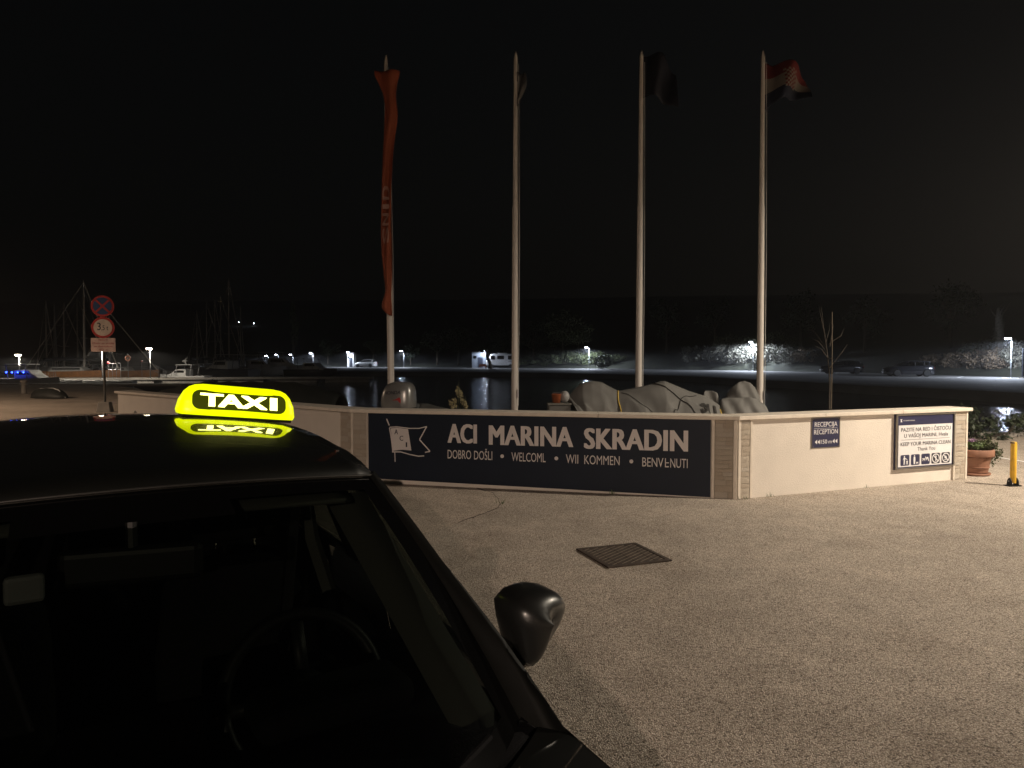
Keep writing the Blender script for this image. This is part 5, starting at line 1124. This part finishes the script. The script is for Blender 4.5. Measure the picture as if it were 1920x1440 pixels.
# scrub bank and trees behind the road
def bank(px, off): u = (px - CX) / F; Y = backY(u) + off; X = u * Y; return (X, Y, hillz(X, Y) - .1)
def hilly(lst, mk):
    for q in lst: mk(*q)
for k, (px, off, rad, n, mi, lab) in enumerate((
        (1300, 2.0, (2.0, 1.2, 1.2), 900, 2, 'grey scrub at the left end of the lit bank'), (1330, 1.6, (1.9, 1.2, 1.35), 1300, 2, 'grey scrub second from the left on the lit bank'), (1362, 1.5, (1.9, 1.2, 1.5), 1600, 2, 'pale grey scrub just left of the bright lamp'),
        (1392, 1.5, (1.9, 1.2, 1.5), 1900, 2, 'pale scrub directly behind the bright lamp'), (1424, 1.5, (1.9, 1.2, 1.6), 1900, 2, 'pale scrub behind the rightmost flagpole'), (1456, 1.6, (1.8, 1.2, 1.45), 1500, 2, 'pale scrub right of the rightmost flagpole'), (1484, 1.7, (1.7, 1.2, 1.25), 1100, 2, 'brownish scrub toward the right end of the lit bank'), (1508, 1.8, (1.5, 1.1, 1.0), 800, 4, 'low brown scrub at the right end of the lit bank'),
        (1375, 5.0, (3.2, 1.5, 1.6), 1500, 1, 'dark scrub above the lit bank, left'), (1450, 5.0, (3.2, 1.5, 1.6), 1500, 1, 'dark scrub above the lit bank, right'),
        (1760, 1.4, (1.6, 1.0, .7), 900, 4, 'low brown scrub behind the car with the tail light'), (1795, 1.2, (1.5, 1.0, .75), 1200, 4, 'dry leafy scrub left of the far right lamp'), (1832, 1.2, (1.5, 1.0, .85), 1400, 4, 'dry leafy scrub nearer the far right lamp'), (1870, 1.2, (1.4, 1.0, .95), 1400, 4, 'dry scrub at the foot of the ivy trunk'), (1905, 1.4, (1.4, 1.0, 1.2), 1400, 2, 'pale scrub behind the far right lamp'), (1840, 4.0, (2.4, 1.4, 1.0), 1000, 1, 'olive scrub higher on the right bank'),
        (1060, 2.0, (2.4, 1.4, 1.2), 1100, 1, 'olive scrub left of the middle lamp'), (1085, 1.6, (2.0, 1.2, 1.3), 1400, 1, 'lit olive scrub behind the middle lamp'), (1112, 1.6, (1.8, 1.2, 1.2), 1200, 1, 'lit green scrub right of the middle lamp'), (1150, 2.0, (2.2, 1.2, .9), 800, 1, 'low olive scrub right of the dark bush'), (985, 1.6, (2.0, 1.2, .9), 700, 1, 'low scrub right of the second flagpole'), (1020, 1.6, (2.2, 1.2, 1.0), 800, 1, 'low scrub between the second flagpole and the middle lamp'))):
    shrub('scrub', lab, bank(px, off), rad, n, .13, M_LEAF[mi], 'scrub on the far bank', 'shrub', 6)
for px, off, h, cr, n, mi, lab in ((1055, 5, 8.5, 3.2, 2200, 1, 'tall olive tree left of the middle lamp'), (1085, 6, 7.0, 2.6, 1600, 1, 'olive tree behind the middle lamp'), (1000, 6, 7.5, 3.0, 1600, 0, 'dark tree right of the second flagpole'), (945, 5, 6.5, 2.6, 1300, 0, 'dark tree behind the camper van'), (860, 5, 7.5, 3.0, 1500, 0, 'dark tree left of the shed'), (820, 5, 7.0, 2.8, 1300, 0, 'dark tree farther left of the shed'), (770, 4, 4.5, 1.8, 800, 0, 'small tree behind the second lamp from the first flagpole'), (700, 5, 5.0, 2.2, 900, 0, 'dark round tree behind the white car'), (615, 6, 5.0, 2.2, 900, 0, 'dark tree left of the kiosk'),
        (1250, 7, 8.0, 3.0, 1300, 0, 'dark tree above the boat cover'), (1340, 9, 7.5, 2.8, 1200, 0, 'dark tree above the left of the lit bank'), (1500, 9, 7.5, 2.8, 1200, 0, 'dark tree above the right of the lit bank'), (1620, 6, 6.5, 2.5, 1200, 0, 'dark tree behind the parked cars'), (1780, 7, 7.0, 2.6, 1200, 0, 'dark tree above the brown scrub')):
    tree('bank_tree', lab, bank(px, off), h, cr, n, .2, M_LEAF[mi], 'trees on the far bank')
x, y, z = bank(1130, -5); shrub('dark_bush', 'dense dark bush standing right of the middle lamp', (x, y, 0), (1.5, 1.2, 1.1), 1600, .12, M_LEAF[0], cat='bush')
p = atY(917, 690, 118); t = thing('leaning_trunk', 'dark leaning tree trunk in front of the camper van', 'tree', (p.x, 118, 0)); m = MB(); m.tube([(.3, 0, -.1), (.1, 0, 1.0), (-.35, 0, 2.2), (-.5, 0, 3.0)], [.35, .3, .24, .08], 8); branches(m, (-.3, 0, 1.9), 2.2, 1.3, 6, .06); m.build('trunk', M_BARK, t, smooth=True); leaves(MB(), (-.5, 0, 3.6), (1.5, 1.2, .8), 500, .13).build('crown', M_LEAF[0], t)
x, y, z = bank(1872, 2.5); t = thing('ivy_trunk', 'pale ivy covered trunk left of the far right lamp', 'tree', (x, y, z)); m = MB(); m.tube([(0, 0, -.2), (.05, 0, 2.0), (-.1, 0, 4.2), (-.15, 0, 5.2)], [.45, .38, .3, .12], 9); branches(m, (-.1, 0, 3.8), 2.2, 1.2, 5, .06); m.build('trunk', mat('pale_bark', (.22, .20, .17), .9, var=.3, bump=.6), t, smooth=True); leaves(MB(), (0, 0, 2.6), (.5, .5, 2.2), 700, .09).build('ivy', M_LEAF[2], t)
p = atY(524, 690, 150); t = tree('slim_cypress', 'slim pale tree rising above the far boats', (p.x, 160, 0), 14, 1.0, 900, .25, M_LEAF[1], None)

# ================================================================== ADDED HAZE STANDING IN FOR LENS GLOW
m = bpy.data.materials.new('glow_haze'); m.use_nodes = True; n = m.node_tree.nodes; n.remove(n['Principled BSDF'])
pv = n.new('ShaderNodeVolumePrincipled'); pv.inputs['Color'].default_value = (.9, .92, .95, 1); pv.inputs['Density'].default_value = 0.0013; pv.inputs['Anisotropy'].default_value = 0.35
m.node_tree.links.new(pv.outputs[0], n['Material Output'].inputs['Volume'])
tag(MB().box((0, 350, 60), (2900, 1400, 128)).build('haze', m), 'thin haze added for lens glow over the whole marina', 'haze', kind='stuff')
